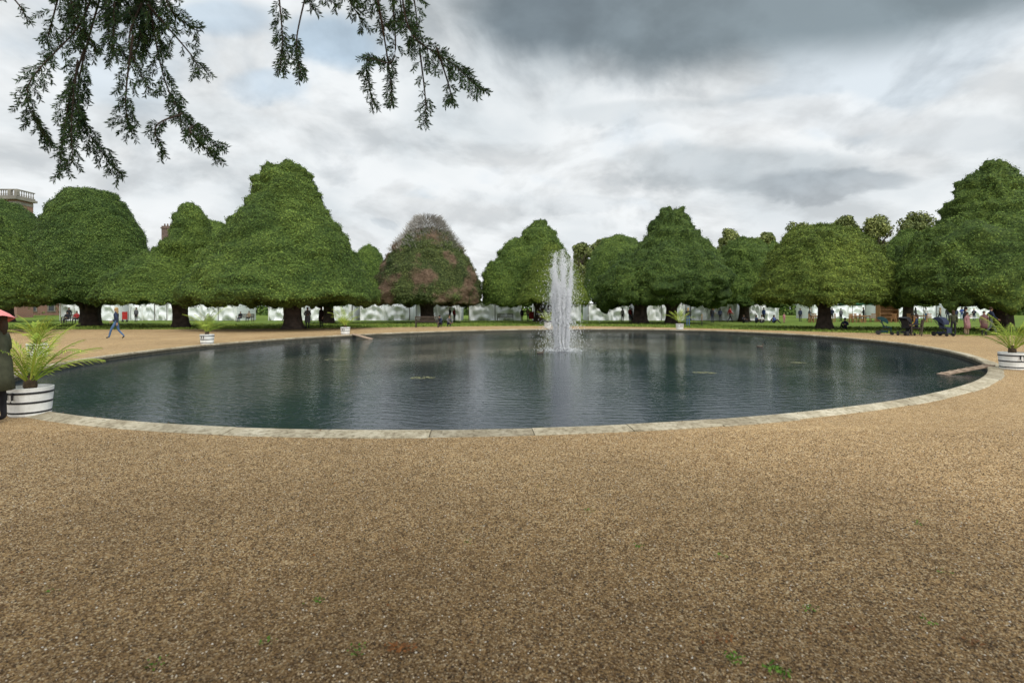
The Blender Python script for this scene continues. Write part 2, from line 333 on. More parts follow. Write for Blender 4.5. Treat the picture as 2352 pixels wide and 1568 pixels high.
# water
m,nt,b=newmat('pond_water'); geo=N(nt,'ShaderNodeNewGeometry')
b.inputs['Base Color'].default_value=(.007,.020,.033,1); b.inputs['Roughness'].default_value=.02; b.inputs['IOR'].default_value=1.33; b.inputs['Specular IOR Level'].default_value=.5
mp=N(nt,'ShaderNodeMapping'); nt.links.new(geo.outputs['Position'],mp.inputs[0]); mp.inputs['Scale'].default_value=(.75,1.2,1)
n1=noise(nt,4.2,2,.5,mp.outputs[0],.6); n2=noise(nt,13,3,.6,mp.outputs[0],.3)
gust=noise(nt,.22,3,.55)
mp2=N(nt,'ShaderNodeMapping'); nt.links.new(geo.outputs['Position'],mp2.inputs[0]); mp2.inputs['Location'].default_value=(-2.06,-21.3,0)
wv=N(nt,'ShaderNodeTexWave',wave_type='RINGS',rings_direction='SPHERICAL'); nt.links.new(mp2.outputs[0],wv.inputs[0]); wv.inputs['Scale'].default_value=1.3; wv.inputs['Distortion'].default_value=6; wv.inputs['Detail'].default_value=3
vr=N(nt,'ShaderNodeTexVoronoi'); vr.inputs['Scale'].default_value=5; nt.links.new(geo.outputs['Position'],vr.inputs['Vector'])
ring=ramp(nt,vr.outputs['Distance'],[(.05,(0,0,0)),(.10,(1,1,1)),(.15,(0,0,0)),(.20,(.6,.6,.6)),(.26,(0,0,0))])
hh=mth(nt,'ADD',mth(nt,'MULTIPLY',n1,.42),mth(nt,'MULTIPLY',n2,.30)); hh=mth(nt,'ADD',hh,mth(nt,'MULTIPLY',wv.outputs['Fac'],.07)); hh=mth(nt,'ADD',hh,mth(nt,'MULTIPLY',ring,.045))
gs=N(nt,'ShaderNodeMapRange'); nt.links.new(gust,gs.inputs[0]); gs.inputs[1].default_value=.35; gs.inputs[2].default_value=.65; gs.inputs[3].default_value=.55; gs.inputs[4].default_value=1.15
hh=mth(nt,'MULTIPLY',hh,gs.outputs[0])
bn=N(nt,'ShaderNodeBump'); bn.inputs['Strength'].default_value=.55; bn.inputs['Distance'].default_value=.045
nt.links.new(hh,bn.inputs['Height']); nt.links.new(bn.outputs[0],b.inputs['Normal'])
p=pond(t,-.22); V=[(cen[0],cen[1],WZ)]+[(a[0],a[1],WZ) for a in p]
structure(mob('water',V,[(0,j+1,(j+1)%n+1) for j in range(n)],m))
# coping stones as kerb
m,nt,b=newmat('coping_stone'); geo=N(nt,'ShaderNodeNewGeometry')
f=noise(nt,1.6,6,.65); c=ramp(nt,f,[(.3,(.30,.25,.17)),(.5,(.46,.40,.29)),(.7,(.60,.54,.42))])
f=noise(nt,14,6,.75); c=mixc(nt,1,c,ramp(nt,f,[(.34,(.40,.37,.31)),(.54,(1,1,1))]),'MULTIPLY')
v=ramp(nt,geo.outputs['Random Per Island'],[(0,(.78,.77,.75)),(1,(1.1,1.1,1.08))]); c=mixc(nt,1,c,v,'MULTIPLY')
nt.links.new(c,b.inputs['Base Color']); b.inputs['Roughness'].default_value=.85; b.inputs['Specular IOR Level'].default_value=.2
bn=N(nt,'ShaderNodeBump'); bn.inputs['Strength'].default_value=.5; bn.inputs['Distance'].default_value=.02; nt.links.new(noise(nt,18,6,.7),bn.inputs['Height']); nt.links.new(bn.outputs[0],b.inputs['Normal']); MSTONE=m
MGROUT=M('dark_joint',(.10,.09,.065),(.05,.05,.035),10,.95)
g=G(); nst=78
tt=np.linspace(0,2*np.pi,4001); pp=pond(tt); ds=np.r_[0,np.cumsum(np.linalg.norm(np.diff(pp,axis=0),axis=1))]
marks=np.interp(np.linspace(0,ds[-1],nst+1),ds,tt); rr=random.Random(5)
for i in range(nst):
    L=marks[i+1]-marks[i]; gap=.005/ (ds[-1]/nst)*L
    ts=np.linspace(marks[i]+gap,marks[i+1]-gap,6); dz=rr.uniform(-.004,.004); do=rr.uniform(-.04,.02)
    prof=[(.0+do,-.03),(0+do,.004+dz),(-.03+do,.014+dz),(-.26,.040+dz),(-.305,.032+dz),(-.32,.005),(-.305,-.05)]
    rows=[pond(ts,o) for o,z in prof]; V=[];k=len(prof)
    for r_,(o,z) in zip(rows,prof): V+=[(a[0],a[1],z) for a in r_]
    F=[(r_*6+j,r_*6+j+1,(r_+1)*6+j+1,(r_+1)*6+j) for r_ in range(k-1) for j in range(5)]
    F+=[tuple(r_*6 for r_ in range(k))[::-1],tuple(r_*6+5 for r_ in range(k))]
    g.add(V,F,0)
prof=[(-.06,.0),(-.26,.018),(-.28,-.04),(-.28,-.5)]
V=[]
for o,z in prof: V+=[(a[0],a[1],z) for a in pond(t,o)]
g.add(V,[(k*n+j,k*n+(j+1)%n,(k+1)*n+(j+1)%n,(k+1)*n+j) for k in range(3) for j in range(n)],1)
structure(g.ob('kerb',[MSTONE,MGROUT]))
# lawn
m,nt,b=newmat('lawn_grass')
f=noise(nt,.5,6,.65); c=ramp(nt,f,[(.3,(.09,.145,.028)),(.55,(.15,.215,.042)),(.75,(.26,.28,.07))])
f=noise(nt,14,5,.7); c=mixc(nt,1,c,ramp(nt,f,[(.3,(.65,.65,.6)),(.7,(1.25,1.25,1.2))]),'MULTIPLY'); nt.links.new(c,b.inputs['Base Color']); b.inputs['Roughness'].default_value=.9; b.inputs['Specular IOR Level'].default_value=.1
bn=N(nt,'ShaderNodeBump'); bn.inputs['Distance'].default_value=.05; nt.links.new(noise(nt,30,4),bn.inputs['Height']); nt.links.new(bn.outputs[0],b.inputs['Normal']); MLAWN=m
edge=[(-160,40),(-60,39),(-28,39),(-20,40),(-12,42.5),(-4,46),(4,47),(11,44.5),(17,39.5),(22,34),(26,31.2),(32,29.5),(45,29),(160,30)]
ex=np.linspace(-160,160,400); ey=np.interp(ex,[e[0] for e in edge],[e[1] for e in edge]); ey=np.convolve(np.pad(ey,3,'edge'),np.ones(7)/7,'valid')+rng.normal(0,.05,400)
rows=[ey,np.maximum(ey+6,55),np.full(400,100.),np.full(400,600.)]
V=[(a,b_,.004) for r_ in rows for a,b_ in zip(ex*1.0,r_)]
V=[(v[0]*(5 if i>=1200 else 1),v[1],v[2]) for i,v in enumerate(V)]
structure(mob('lawn',V,[(k*400+j,k*400+j+1,(k+1)*400+j+1,(k+1)*400+j) for k in range(3) for j in range(399)],MLAWN))
npt=26000; xs=rng.uniform(-48,48,npt); ys=np.interp(xs,ex,ey)+rng.random(npt)**1.6*14
P=np.stack([xs,ys,np.full(npt,.03)],1)
a=rng.uniform(0,6.28,npt); w=rng.uniform(.04,.09,npt); hgt=rng.uniform(.03,.09,npt)
dx=np.stack([np.cos(a)*w,np.sin(a)*w,np.zeros(npt)],1)
top=P+np.stack([rng.normal(0,.03,npt),rng.normal(0,.03,npt),hgt],1); P[:,2]=.0
V=np.stack([P-dx,P+dx,top],1).reshape(-1,3)
gr=mob('grass',V.tolist(),[(3*i,3*i+1,3*i+2) for i in range(npt)],foliage('grass_blades',(.09,.14,.03),(.15,.22,.045),(.25,.29,.07))); gr['kind']='stuff'; gr['label']='short tufts of grass on the lawn'; gr['category']='grass'
# loose pebbles in the near gravel
npb=95000
yy=1.7+5.0*rng.random(npb)**1.4; xx=rng.uniform(-1.05,1.05,npb)*yy
inside=((np.stack([xx,yy],1)-cen)@U/ (ax+.02)); keep=(inside**2).sum(1)>1.0; xx,yy=xx[keep],yy[keep]; npb=len(xx)
s=rng.uniform(.0028,.0068,npb); ang=rng.uniform(0,6.28,npb); el=rng.uniform(.7,1.5,npb)
base=np.array([(1,0,0),(0,1,0),(-1,0,0),(0,-1,0),(0,0,.75),(0,0,-.75)],float)
base=base[None]*np.stack([s*el,s,s],1)[:,None,:]+rng.normal(0,.12,(npb,6,3))*s[:,None,None]
ca,sa=np.cos(ang)[:,None],np.sin(ang)[:,None]
V=np.stack([base[...,0]*ca-base[...,1]*sa+xx[:,None],base[...,0]*sa+base[...,1]*ca+yy[:,None],base[...,2]+(s*.45)[:,None]],-1).reshape(-1,3)
tri=np.array([(0,1,4),(1,2,4),(2,3,4),(3,0,4),(1,0,5),(2,1,5),(3,2,5),(0,3,5)])
F=(np.arange(npb)[:,None,None]*6+tri[None]).reshape(-1,3)
m,nt,b=newmat('loose_pebbles'); geo=N(nt,'ShaderNodeNewGeometry')
c=ramp(nt,geo.outputs['Random Per Island'],[(0,(.055,.035,.018)),(.35,(.18,.112,.052)),(.75,(.34,.225,.11)),(.95,(.54,.41,.25)),(1,(.78,.72,.62))])
nt.links.new(c,b.inputs['Base Color']); b.inputs['Roughness'].default_value=.65
gp=mob('pebbles',V.tolist(),F.tolist(),m,None,None,True); gp['kind']='stuff'; gp['label']='loose ochre and brown pebbles lying on the path'; gp['category']='gravel'
P=[]
for (wx,wy,k) in [(.6,4.05,14),(.85,3.44,12),(1.35,3.3,12),(1.0,2.34,40),(1.17,2.26,60),(-.72,2.39,22),(-1.18,2.45,14),(-1.06,2.8,16),(1.58,2.72,18),(2.6,3.1,16),(-.3,3.5,8),(-1.6,2.3,14),(2.1,2.6,14),(-2.6,2.9,10),(.25,4.6,8),(3.0,3.8,10)]:
    P.append(np.array([wx,wy,.014])+rng.normal(0,1,(k,3))*np.array([.022,.022,.004]))
P=np.concatenate(P); V=leaves(P,np.tile([0,0,1.],(len(P),1)),.017,.6)
w=mob('weeds',V.tolist(),[(4*i,4*i+1,4*i+2,4*i+3) for i in range(len(P))],foliage('weed_leaves',(.05,.12,.015),(.10,.20,.03),(.15,.26,.05))); w['kind']='stuff'; w['label']='tiny bright green weeds sprouting in gravel'; w['category']='weeds'
P=[]
for (wx,wy,k) in [(-.53,2.41,80),(1.0,2.48,40),(-.75,3.4,14),(2.2,2.45,24),(1.7,2.55,16)]:
    P.append(np.array([wx,wy,.014])+rng.normal(0,1,(k,3))*np.array([.04,.02,.003]))
P.append(np.stack([rng.uniform(-1,1,160)*5,rng.uniform(2,7,160),np.full(160,.012)],1))
k=420; tk=rng.uniform(0,6.28,k); pk_=pond(tk,-rng.uniform(.0,.3,k)[:,None]); P.append(np.concatenate([pk_,np.full((k,1),.048)],1)[pk_[:,1]<14])
P=np.concatenate(P); kp=((((P[:,:2]-cen)@U/(ax-.32))**2).sum(1)>1); P=P[kp]
V=leaves(P,np.tile([0,0,1.],(len(P),1)),.019,.5)
w=mob('fallen_leaves',V.tolist(),[(4*i,4*i+1,4*i+2,4*i+3) for i in range(len(P))],M('rusty_leaf',(.28,.11,.03),(.13,.065,.03),9,.8)); w['kind']='stuff'; w['label']='rusty brown fallen needles and leaf bits'; w['category']='leaves'
# ------------------------------------------------------------ fountain
FX,FY=2.06,21.3
m,nt,b=newmat('fountain_water'); b.inputs['Base Color'].default_value=(.99,.99,.99,1); b.inputs['Roughness'].default_value=.25
tr=N(nt,'ShaderNodeBsdfTranslucent'); tr.inputs[0].default_value=(.99,.99,1,1); mx=N(nt,'ShaderNodeMixShader'); mx.inputs[0].default_value=.55
out=nt.nodes['Material Output']; nt.links.new(b.outputs[0],mx.inputs[1]); nt.links.new(tr.outputs[0],mx.inputs[2]); nt.links.new(mx.outputs[0],out.inputs[0]); MFW=m
ft=thing('fountain',(FX,FY,WZ),'tall white water jets rising from a low nozzle ring','fountain')
g=G(); g.lathe([(.28,-.1),(.34,.04),(.30,.07),(.24,.05),(.22,-.1)],24)
for i in range(9):
    q=i*math.tau/9; g.tube([(.28*math.cos(q),.28*math.sin(q),0),(.28*math.cos(q),.28*math.sin(q),.13)],[.03,.015],8)
g.ob('nozzle',MBLACK,ft,True)
def drops(P,s,el):
    k=len(P); base=np.array([(1,0,0),(0,1,0),(-1,0,0),(0,-1,0),(0,0,1),(0,0,-1)],float)[None]*np.stack([s,s,s*el],1)[:,None,:]
    V=(base+P[:,None,:]).reshape(-1,3); F=(np.arange(k)[:,None,None]*6+tri[None]).reshape(-1,3); return V,F
PP=[];SS=[];EE=[]
hts=[3.3,2.6,3.9,3.0,3.7,2.4,3.4,4.0,2.8,3.6,2.5,3.8,4.2]
for i in range(13):
    q=i*math.tau/12+.2; r0=.02 if i==12 else .27; top_=hts[i]
    k=1900; u=rng.random(k)**.95; z=u*top_
    sp_=.014+.045*u**1.8; lean=1+.55*u**1.5; wob=.02*np.sin(z*5+i)
    PP.append(np.stack([r0*math.cos(q)*lean+wob+rng.normal(0,1,k)*sp_,r0*math.sin(q)*lean+rng.normal(0,1,k)*sp_,z],1)); SS.append(rng.uniform(.004,.011,k)*(1-.2*u)); EE.append(rng.uniform(5,15,k)*(1-.75*u)+1)
V,F=drops(np.concatenate(PP),np.concatenate(SS),np.concatenate(EE))
mob('jet',V.tolist(),F.tolist(),MFW,None,ft,True)['kind']='stuff'
PP=[];SS=[];EE=[]
k=13000; top_=rng.uniform(1.2,4.15,k); vx=rng.normal(0,.42,k); vy=rng.normal(0,.42,k); tm=rng.random(k)**.75*np.sqrt(2*top_/9.8); z=top_-4.9*tm*tm
PP.append(np.stack([rng.normal(0,.18,k)+vx*(tm*.9+.3),rng.normal(0,.18,k)+vy*(tm*.9+.3),z],1)); SS.append(rng.uniform(.003,.009,k)); EE.append(rng.uniform(1.5,5,k))
k=2600; q=rng.random(k)*6.28; r0=np.abs(rng.normal(0,.5,k)); PP.append(np.stack([r0*np.cos(q),r0*np.sin(q),np.abs(rng.normal(0,.07,k))*np.exp(-r0)+.01],1)); SS.append(rng.uniform(.004,.012,k)); EE.append(np.ones(k))
V,F=drops(np.concatenate(PP),np.concatenate(SS),np.concatenate(EE))
mob('spray',V.tolist(),F.tolist(),MFW,None,ft,True)['kind']='stuff'
P=[]
for i in range(90):
    q=rng.random()*6.28; r0=1.45+rng.normal(0,.06)+(1.3*rng.random() if i%4==0 else 0); k=4
    P.append(np.array([r0*1.25*math.cos(q),r0*math.sin(q),.008])+rng.normal(0,1,(k,3))*np.array([.04,.04,.006]))
P=np.concatenate(P); P[:,2]=np.abs(P[:,2])
V=leaves(P,np.tile([0,-.2,1],(len(P),1)),.055,.25)
w=mob('water_plants',V.tolist(),[(4*i,4*i+1,4*i+2,4*i+3) for i in range(len(P))],M('dark_water_weed',(.07,.07,.04),(.14,.14,.08),5,.7),None,None,False,(FX,FY,WZ)); w['kind']='stuff'; w['label']='dark water weeds in a ring around the fountain'; w['category']='water plants'
MLILY=M('floating_weed',(.26,.25,.12),(.14,.15,.07),9,.7)
for (px,py,rx) in [(-2.25,12.9,.22),(5.2,13.9,.22),(-5.9,17.5,.35),(9.2,16.5,.16)]:
    t_=thing('floating_weed_patch',(px,py,WZ),'flat patch of yellowish weed floating on the pond','water plant','floating weed patches')
    k=60; a=rng.random(k)*6.28; rd=np.sqrt(rng.random(k))
    P=np.stack([rd*np.cos(a)*rx*1.4,rd*np.sin(a)*rx,np.full(k,.010)],1)
    mob('weed_leaves',leaves(P,np.tile([0,0,1.],(k,1)),.07,.02,.8).tolist(),[(4*i,4*i+1,4*i+2,4*i+3) for i in range(k)],MLILY,None,t_)
MDUCK=M('duck_feathers',(.13,.10,.07),(.06,.05,.04),20,.7)
def duck(x,y,rot):
    t_=thing('duck',(x,y,WZ),'small dark duck swimming on the pond','duck','ducks on the pond',rot,.75)
    g=G(); g.tube([(0,.2,.06),(0,.14,.04),(0,.05,.03),(0,-.06,.03),(0,-.12,.05),(0,-.14,.11),(0,-.145,.17),(0,-.16,.20),(0,-.2,.195),(0,-.25,.185)],[.01,.05,.075,.08,.06,.03,.026,.034,.018,.008],10)
    g.ob('body',MDUCK,t_,True)
duck(1.1,19.9,1.4); duck(11.2,23.2,1.2)
def plank(x0,y0,z0,x1,y1,z1,w):
    a=Vector((x0,y0,z0)); b_=Vector((x1,y1,z1)); d=b_-a; L=d.length; rot=d.to_track_quat('X','Z').to_matrix()
    t_=thing('duck_ramp',a,'weathered wooden plank ramp sloping from kerb into water','ramp','plank ramps')
    g=G(); g.box(rot@Vector((L/2,0,0)),(L,w,.035),0,rot)
    g.ob('board',MPLANK,t_)
    for i in range(6): g=G(); g.box(rot@Vector((L*(i+.5)/6,0,.027)),(.03,w*.96,.018),0,rot); g.ob('cleat',MPLANK,t_)
plank(13.0,13.95,.06,11.35,13.6,WZ+.0,.22)
plank(-9.6,31.0,.06,-8.1,29.6,WZ-.02,.3)
# ------------------------------------------------------------ potted palms
MSTEM=M('palm_stem',(.10,.07,.04),(.05,.035,.02),20,.9)
def palm_pot(x,y,sd,ps=1.0,label='white barrel planter with black hoops holding a small palm',nf=17,lean=0.,sc=1):
    t_=thing('potted_palm',(x,y,0),label,'potted palm','palms in white barrel planters',random.Random(sd).random()*.4-.2,sc)
    pl=bpy.data.objects.new('planter',None); COL.objects.link(pl); pl.parent=t_
    g=G(); ns=28; k_=.86
    g.lathe([(.285*k_,.0),(.30*k_,.02),(.335*k_,.40),(.34*k_,.44),(.315*k_,.445),(.305*k_,.40),(.29*k_,.36)],ns*2,0,fn=lambda q,z:1-(.006 if int(round(q/(math.tau/(ns*2))))%2 else 0))
    g.ob('barrel',MWHITE,pl)
    for z0 in (.045,.20,.35):
        r0=(.287+(.05*z0/.42))*k_+.004; g=G(); g.lathe([(r0,z0),(r0+.006,z0+.003),(r0+.008,z0+.030),(r0+.004,z0+.033)],ns*2); g.ob('hoop',MBLACK,pl,True)
    for q in (-1.75,-1.4,1.4,1.75):
        g=G(); cx,cy=math.cos(q)*k_,math.sin(q)*k_; g.box((cx*.352,cy*.352,.33),(.022,.02,.12),0,Matrix.Rotation(q,3,'Z')); g.tube([(cx*.36,cy*.36,.28),(cx*.385,cy*.385,.25),(cx*.36,cy*.36,.235)],.008,6); g.ob('handle',MBLACK,pl)
    g=G(); g.lathe([(.30*k_,.37),(.15,.40),(.01,.41)],20); g.ob('soil',MSOIL,pl,True)
    rr=random.Random(sd)
    g=G(); g.lathe([(.07,.38),(.085,.45),(.075,.55),(.04,.62)],12,fn=lambda q,z:1+.12*math.sin(5*q+z*60)); g.ob('stem',MSTEM,t_,True)
    g=G()
    for i in range(nf):
        q=i*2.4+rr.uniform(-.3,.3); el=R(88-52*(i/nf)**1.1)+rr.uniform(-.08,.08); L=ps*rr.uniform(.75,1.12)*(1.0 if i>2 else .9)
        p=Vector((math.cos(q)*.04,math.sin(q)*.04,.52)); h=Vector((math.cos(q),math.sin(q),0)); st=12; pts=[p.copy()]
        e=el
        for j in range(st):
            e-=(.035+.14*(j/st)**1.2)*(1.25-.5*math.sin(el)); p=p+(h*math.cos(e)+Vector((lean,0,1))*math.sin(e))*L/st; pts.append(p.copy())
        g.tube(pts,[.011*(1-.8*j/st)+.002 for j in range(st+1)],4,0,False)
        side=Vector((-h.y,h.x,0)); nl=24
        for j in range(nl):
            u=.14+.86*j/nl; f=u*st; k=min(int(f),st-1); a=pts[k].lerp(pts[k+1],f-k); tg=(pts[k+1]-pts[k]).normalized(); nrm=side.cross(tg)
            ll=L*.28*math.sin(math.pi*min(1,(u*.8+.17)))**.8*rr.uniform(.8,1.1)
            for sg in (1,-1):
                d=(side*sg*(.85-.35*u)+tg*(.6+.5*u)+nrm*rr.uniform(.05,.3)).normalized(); mid=a+d*ll*.5; tip=a+d*ll-Vector((0,0,ll*.2)); w=nrm.cross(d).normalized()*.0065*ps**.5
                g.add([a,mid+w,tip,mid-w],[(0,1,2,3)],1)
    g.ob('fronds',[MPALM,MPALM],t_)
    return t_
palm_pot(-7.27,7.75,1,1.2,'large white barrel planter with feathery palm by the kerb',17,.15,.95)
palm_pot(-15.7,17.0,2,1.0)
palm_pot(-13.65,23.0,3,1.4,nf=12)
palm_pot(-10.25,31.6,4,1.35,nf=12)
palm_pot(2.9,41.4,5,1.15)
palm_pot(12.6,38.6,6,1.35,nf=12)
palm_pot(13.2,13.55,7,1.15,'white barrel planter with spreading yellow-green palm beside kerb',16)
# ------------------------------------------------------------ benches
def bench(x,y,rot,label):
    t_=thing('park_bench',(x,y,0),label,'bench','wooden garden benches',rot)
    w=1.8
    g=G(); [g.box((0,-.22+i*.095,.44),(w,.08,.025)) for i in range(5)]; g.ob('seat',MTEAK,t_)
    g=G(); rx=Matrix.Rotation(R(-12),3,'X')
    g.box((0,.30,.90),(w,.035,.07),0,rx); g.box((0,.23,.55),(w,.03,.05),0,rx)
    for i in range(19): g.box((-w/2+.09+i*.0935,.265,.72),(.045,.02,.32),0,rx)
    g.ob('backrest',MTEAK,t_)
    for sx in (-1,1):
        for sy in (-1,1):
            g=G(); 
            if sy<0: g.box((sx*(w/2+.025),-.24,.32),(.06,.06,.64))
            else: g.box((sx*(w/2+.025),.25,.46),(.06,.06,.94),0,Matrix.Rotation(R(-6),3,'X'))
            g.ob('leg',MTEAK,t_)
        g=G(); g.box((sx*(w/2+.025),-.03,.66),(.08,.56,.035)); g.ob('armrest',MTEAK,t_)
    return t_
b0=bench(-7.1,43,math.pi,'dark wooden slatted garden bench seen from behind')
copy_thing(b0,(-.8,61.5),0,1,'dark wooden slatted bench facing the pond near tents')
copy_thing(b0,(-31.7,61),0,1,'dark wooden slatted bench in front of white tents')
copy_thing(b0,(-47,55),.2,1,'dark wooden slatted bench under the yews')
copy_thing(b0,(24.0,30.5),-2.2,1,'wooden slatted bench with people seated on it')
# ------------------------------------------------------------ marquees
def marquee(x,w,label,y=66,h=2.25,dep=5,sd=0,pk=.65):
    t_=thing('marquee_tent',(x,y,0),label,'tent','row of white marquee tents')
    g=G(); rr=random.Random(sd); nx=96; nz=9; V=[]
    ph=[rr.random()*6 for _ in range(4)]; nb=rr.choice([2,3,3,4])
    for k in range(nz):
        z=h*k/(nz-1)
        for i in range(nx+1):
            u=i/nx; bay=(u*nb)%1; sag=math.sin(bay*math.pi)
            fold=.10*math.sin(u*46+ph[0]+2*math.sin(z*2+u*9))+.20*math.sin((z*2.2-sag*1.9)*2.6+ph[1])*sag+.10*math.sin(u*17+ph[2]+z*3)
            V.append((-w/2+u*w,fold+ .12*(1-z/h),max(.0,z-.26*sag*(z/h)**3+ (.03 if k==0 else 0))))
    F=[(k*(nx+1)+i,k*(nx+1)+i+1,(k+1)*(nx+1)+i+1,(k+1)*(nx+1)+i) for k in range(nz-1) for i in range(nx)]
    g.add(V,F); 
    g.add([(-w/2,.1,0),(-w/2,dep,0),(-w/2,dep,h),(-w/2,.1,h),(w/2,.1,0),(w/2,dep,0),(w/2,dep,h),(w/2,.1,h)],[(0,1,2,3),(7,6,5,4),(1,5,6,2)])
    g.ob('wall',MCANVAS,t_,True)
    g=G(); e=.12; g.add([(-w/2-e,-.1,h-.05),(w/2+e,-.1,h-.05),(w/2+e,dep+e,h-.05),(-w/2-e,dep+e,h-.05),(-w*.2,dep/2,h+pk),(w*.2,dep/2,h+pk)],[(0,1,5,4),(1,2,5),(2,3,4,5),(3,0,4)])
    g.ob('roof',MCANVAS,t_)
    for i in range(nb+1):
        g=G(); xx=-w/2+i*w/nb; g.tube([(xx,-.12,0),(xx,-.12,h)],.045,6); g.ob('pole',MTEAK if rr.random()<.4 else MWHITE,t_)
xs_=[(-54.5,7.0),(-46.4,6.4),(-38.8,6.8),(-29.3,4.6),(-23.2,5.4),(-16.5,6.4),(-9.5,5.6),(-2.2,6.8),(5.8,6.0),(12.6,5.4),(19.2,6.2),(26.2,6.0),(32,4.3)]
for i,(x_,w_) in enumerate(xs_): marquee(x_,w_,'long white canvas marquee with sagging side wall',sd=i,h=2.3+.15*((i*2)%3),y=66+.8*(i%2))
marquee(-4.6,3,'white marquee with a raised pointed roof',y=73,h=2.6,dep=3,sd=44,pk=1.7)
marquee(51,8,'white canvas marquee beyond the tables',y=80,sd=31)
marquee(62,8,'white canvas marquee beyond the tables',y=80,sd=32)
marquee(72,8,'white canvas marquee beyond the tables',y=80,sd=33)
# ------------------------------------------------------------ tables, chairs, parasols, kiosk
tb=thing('garden_table',(34.5,58),'brown wooden garden table','table','wooden tables on the lawn')
g=G(); g.box((0,0,.74),(1.5,.85,.04)); g.box((0,0,.68),(1.3,.65,.07)); g.ob('table_top',MWOOD,tb)
for sx in (-1,1):
    for sy in (-1,1): g=G(); g.box((sx*.62,sy*.3,.33),(.07,.07,.66)); g.ob('leg',MWOOD,tb)
for x_,y_ in [(36.6,60.5),(38.6,57.5),(41.0,60),(47.5,60)]: copy_thing(tb,(x_,y_),random.uniform(-.3,.3))
ch=thing('garden_chair',(33.6,57.7),'brown wooden slatted garden chair','chair','wooden chairs on the lawn',1.2)
g=G(); [g.box((0,-.2+i*.1,.44),(.48,.085,.022)) for i in range(5)]; g.ob('seat',MWOOD,ch)
g=G(); [g.box((-.19+i*.095,.25,.70),(.05,.02,.46)) for i in range(5)]; g.box((0,.25,.95),(.5,.03,.07)); g.ob('backrest',MWOOD,ch)
for sx in (-1,1):
    for sy in (-1,1): g=G(); g.box((sx*.22,sy*.22+.01,.215),(.045,.045,.43)); g.ob('leg',MWOOD,ch)
    g=G(); g.box((sx*.25,0,.65),(.05,.5,.03)); g.ob('armrest',MWOOD,ch)
for i in range(15):
    x_,y_=[(35.4,57.2),(34.4,59),(35.8,60.9),(37.5,60.1),(36.7,61.4),(37.8,57),(39.4,57.8),(38.6,58.6),(40.2,60.3),(41.9,59.6),(41,61),(46.7,60.2),(48.4,59.8),(43,58),(42.4,57)][i]
    copy_thing(ch,(x_,y_),i*1.3)
MGREEN=M('green_canvas',(.03,.14,.07),(.02,.10,.05),3,.8)
pa=thing('parasol',(42.4,64),'green canvas parasol on wooden pole','parasol','green parasols')
g=G(); V=[(0,0,2.75)]+[(1.5*math.cos(q*math.tau/8),1.5*math.sin(q*math.tau/8),2.2) for q in range(8)]+[(1.5*math.cos(q*math.tau/8),1.5*math.sin(q*math.tau/8),2.05) for q in range(8)]
g.add(V,[(0,1+q,1+(q+1)%8) for q in range(8)]+[(1+q,9+q,9+(q+1)%8,1+(q+1)%8) for q in range(8)]); g.ob('canopy',MGREEN,pa)
g=G(); g.tube([(0,0,0),(0,0,2.8)],.03,8); g.lathe([(.25,0),(.25,.06),(.05,.1)],16); g.ob('pole',MWOOD,pa)
copy_thing(pa,(46.5,65)); copy_thing(pa,(38.5,66))
ki=thing('wooden_kiosk',(44.8,61),'small brown wooden kiosk with shelves and pitched roof','kiosk')
g=G(); g.box((0,.7,1.0),(2.2,.05,2.0)); g.box((-1.1,.35,1.0),(.05,.75,2.0)); g.box((1.1,.35,1.0),(.05,.75,2.0)); g.ob('wall',MWOOD,ki)
g=G(); [g.box((0,.3,z),(2.1,.6,.04)) for z in (.5,.95,1.4)]; g.ob('shelves',MWOOD,ki)
g=G(); g.box((0,-.0,2.12),(2.5,1.0,.06),0,Matrix.Rotation(R(18),3,'X')); g.box((0,.8,2.12),(2.5,.8,.06),0,Matrix.Rotation(R(-18),3,'X')); g.ob('roof',MTEAK,ki)
MRED=M('red_panel',(.45,.03,.02),(.35,.02,.02),4,.6)
for x_,y_ in [(-45.6,60.5),(2.3,62)]:
    r_=thing('notice_stand',(x_,y_),'small red upright notice board on feet','sign','red notice stands'); g=G(); g.box((0,0,.75),(.6,.06,.9)); g.ob('board',MRED,r_); g=G(); g.box((-.25,0,.15),(.04,.4,.3),0,None,.3); g.box((.25,0,.15),(.04,.4,.3),0,None,.3); g.ob('feet',MBLACK,r_)
# ------------------------------------------------------------ palace
m,nt,b=newmat('palace_brick'); tc=N(nt,'ShaderNodeTexCoord'); mp=N(nt,'ShaderNodeMapping'); mp.inputs['Rotation'].default_value=(R(90),0,0); nt.links.new(tc.outputs['Object'],mp.inputs[0])
br=N(nt,'ShaderNodeTexBrick'); nt.links.new(mp.outputs[0],br.inputs[0]); br.inputs['Color1'].default_value=(.25,.12,.08,1); br.inputs['Color2'].default_value=(.19,.09,.065,1); br.inputs['Mortar'].default_value=(.28,.24,.19,1); br.inputs['Scale'].default_value=4
nt.links.new(br.outputs[0],b.inputs['Base Color']); b.inputs['Roughness'].default_value=.85; MBRICK=m
MPST=M('palace_stone',(.27,.25,.21),(.18,.17,.145),1,.85,.2); MCHIM=M('sooty_brick',(.17,.12,.095),(.11,.08,.065),2,.9,.3)
MGLASS=M('window_glass',(.03,.04,.05),(.02,.03,.04),3,.1,spec=.6); MLEAD=M('slate_roof',(.12,.13,.14),(.09,.10,.11),2,.7)
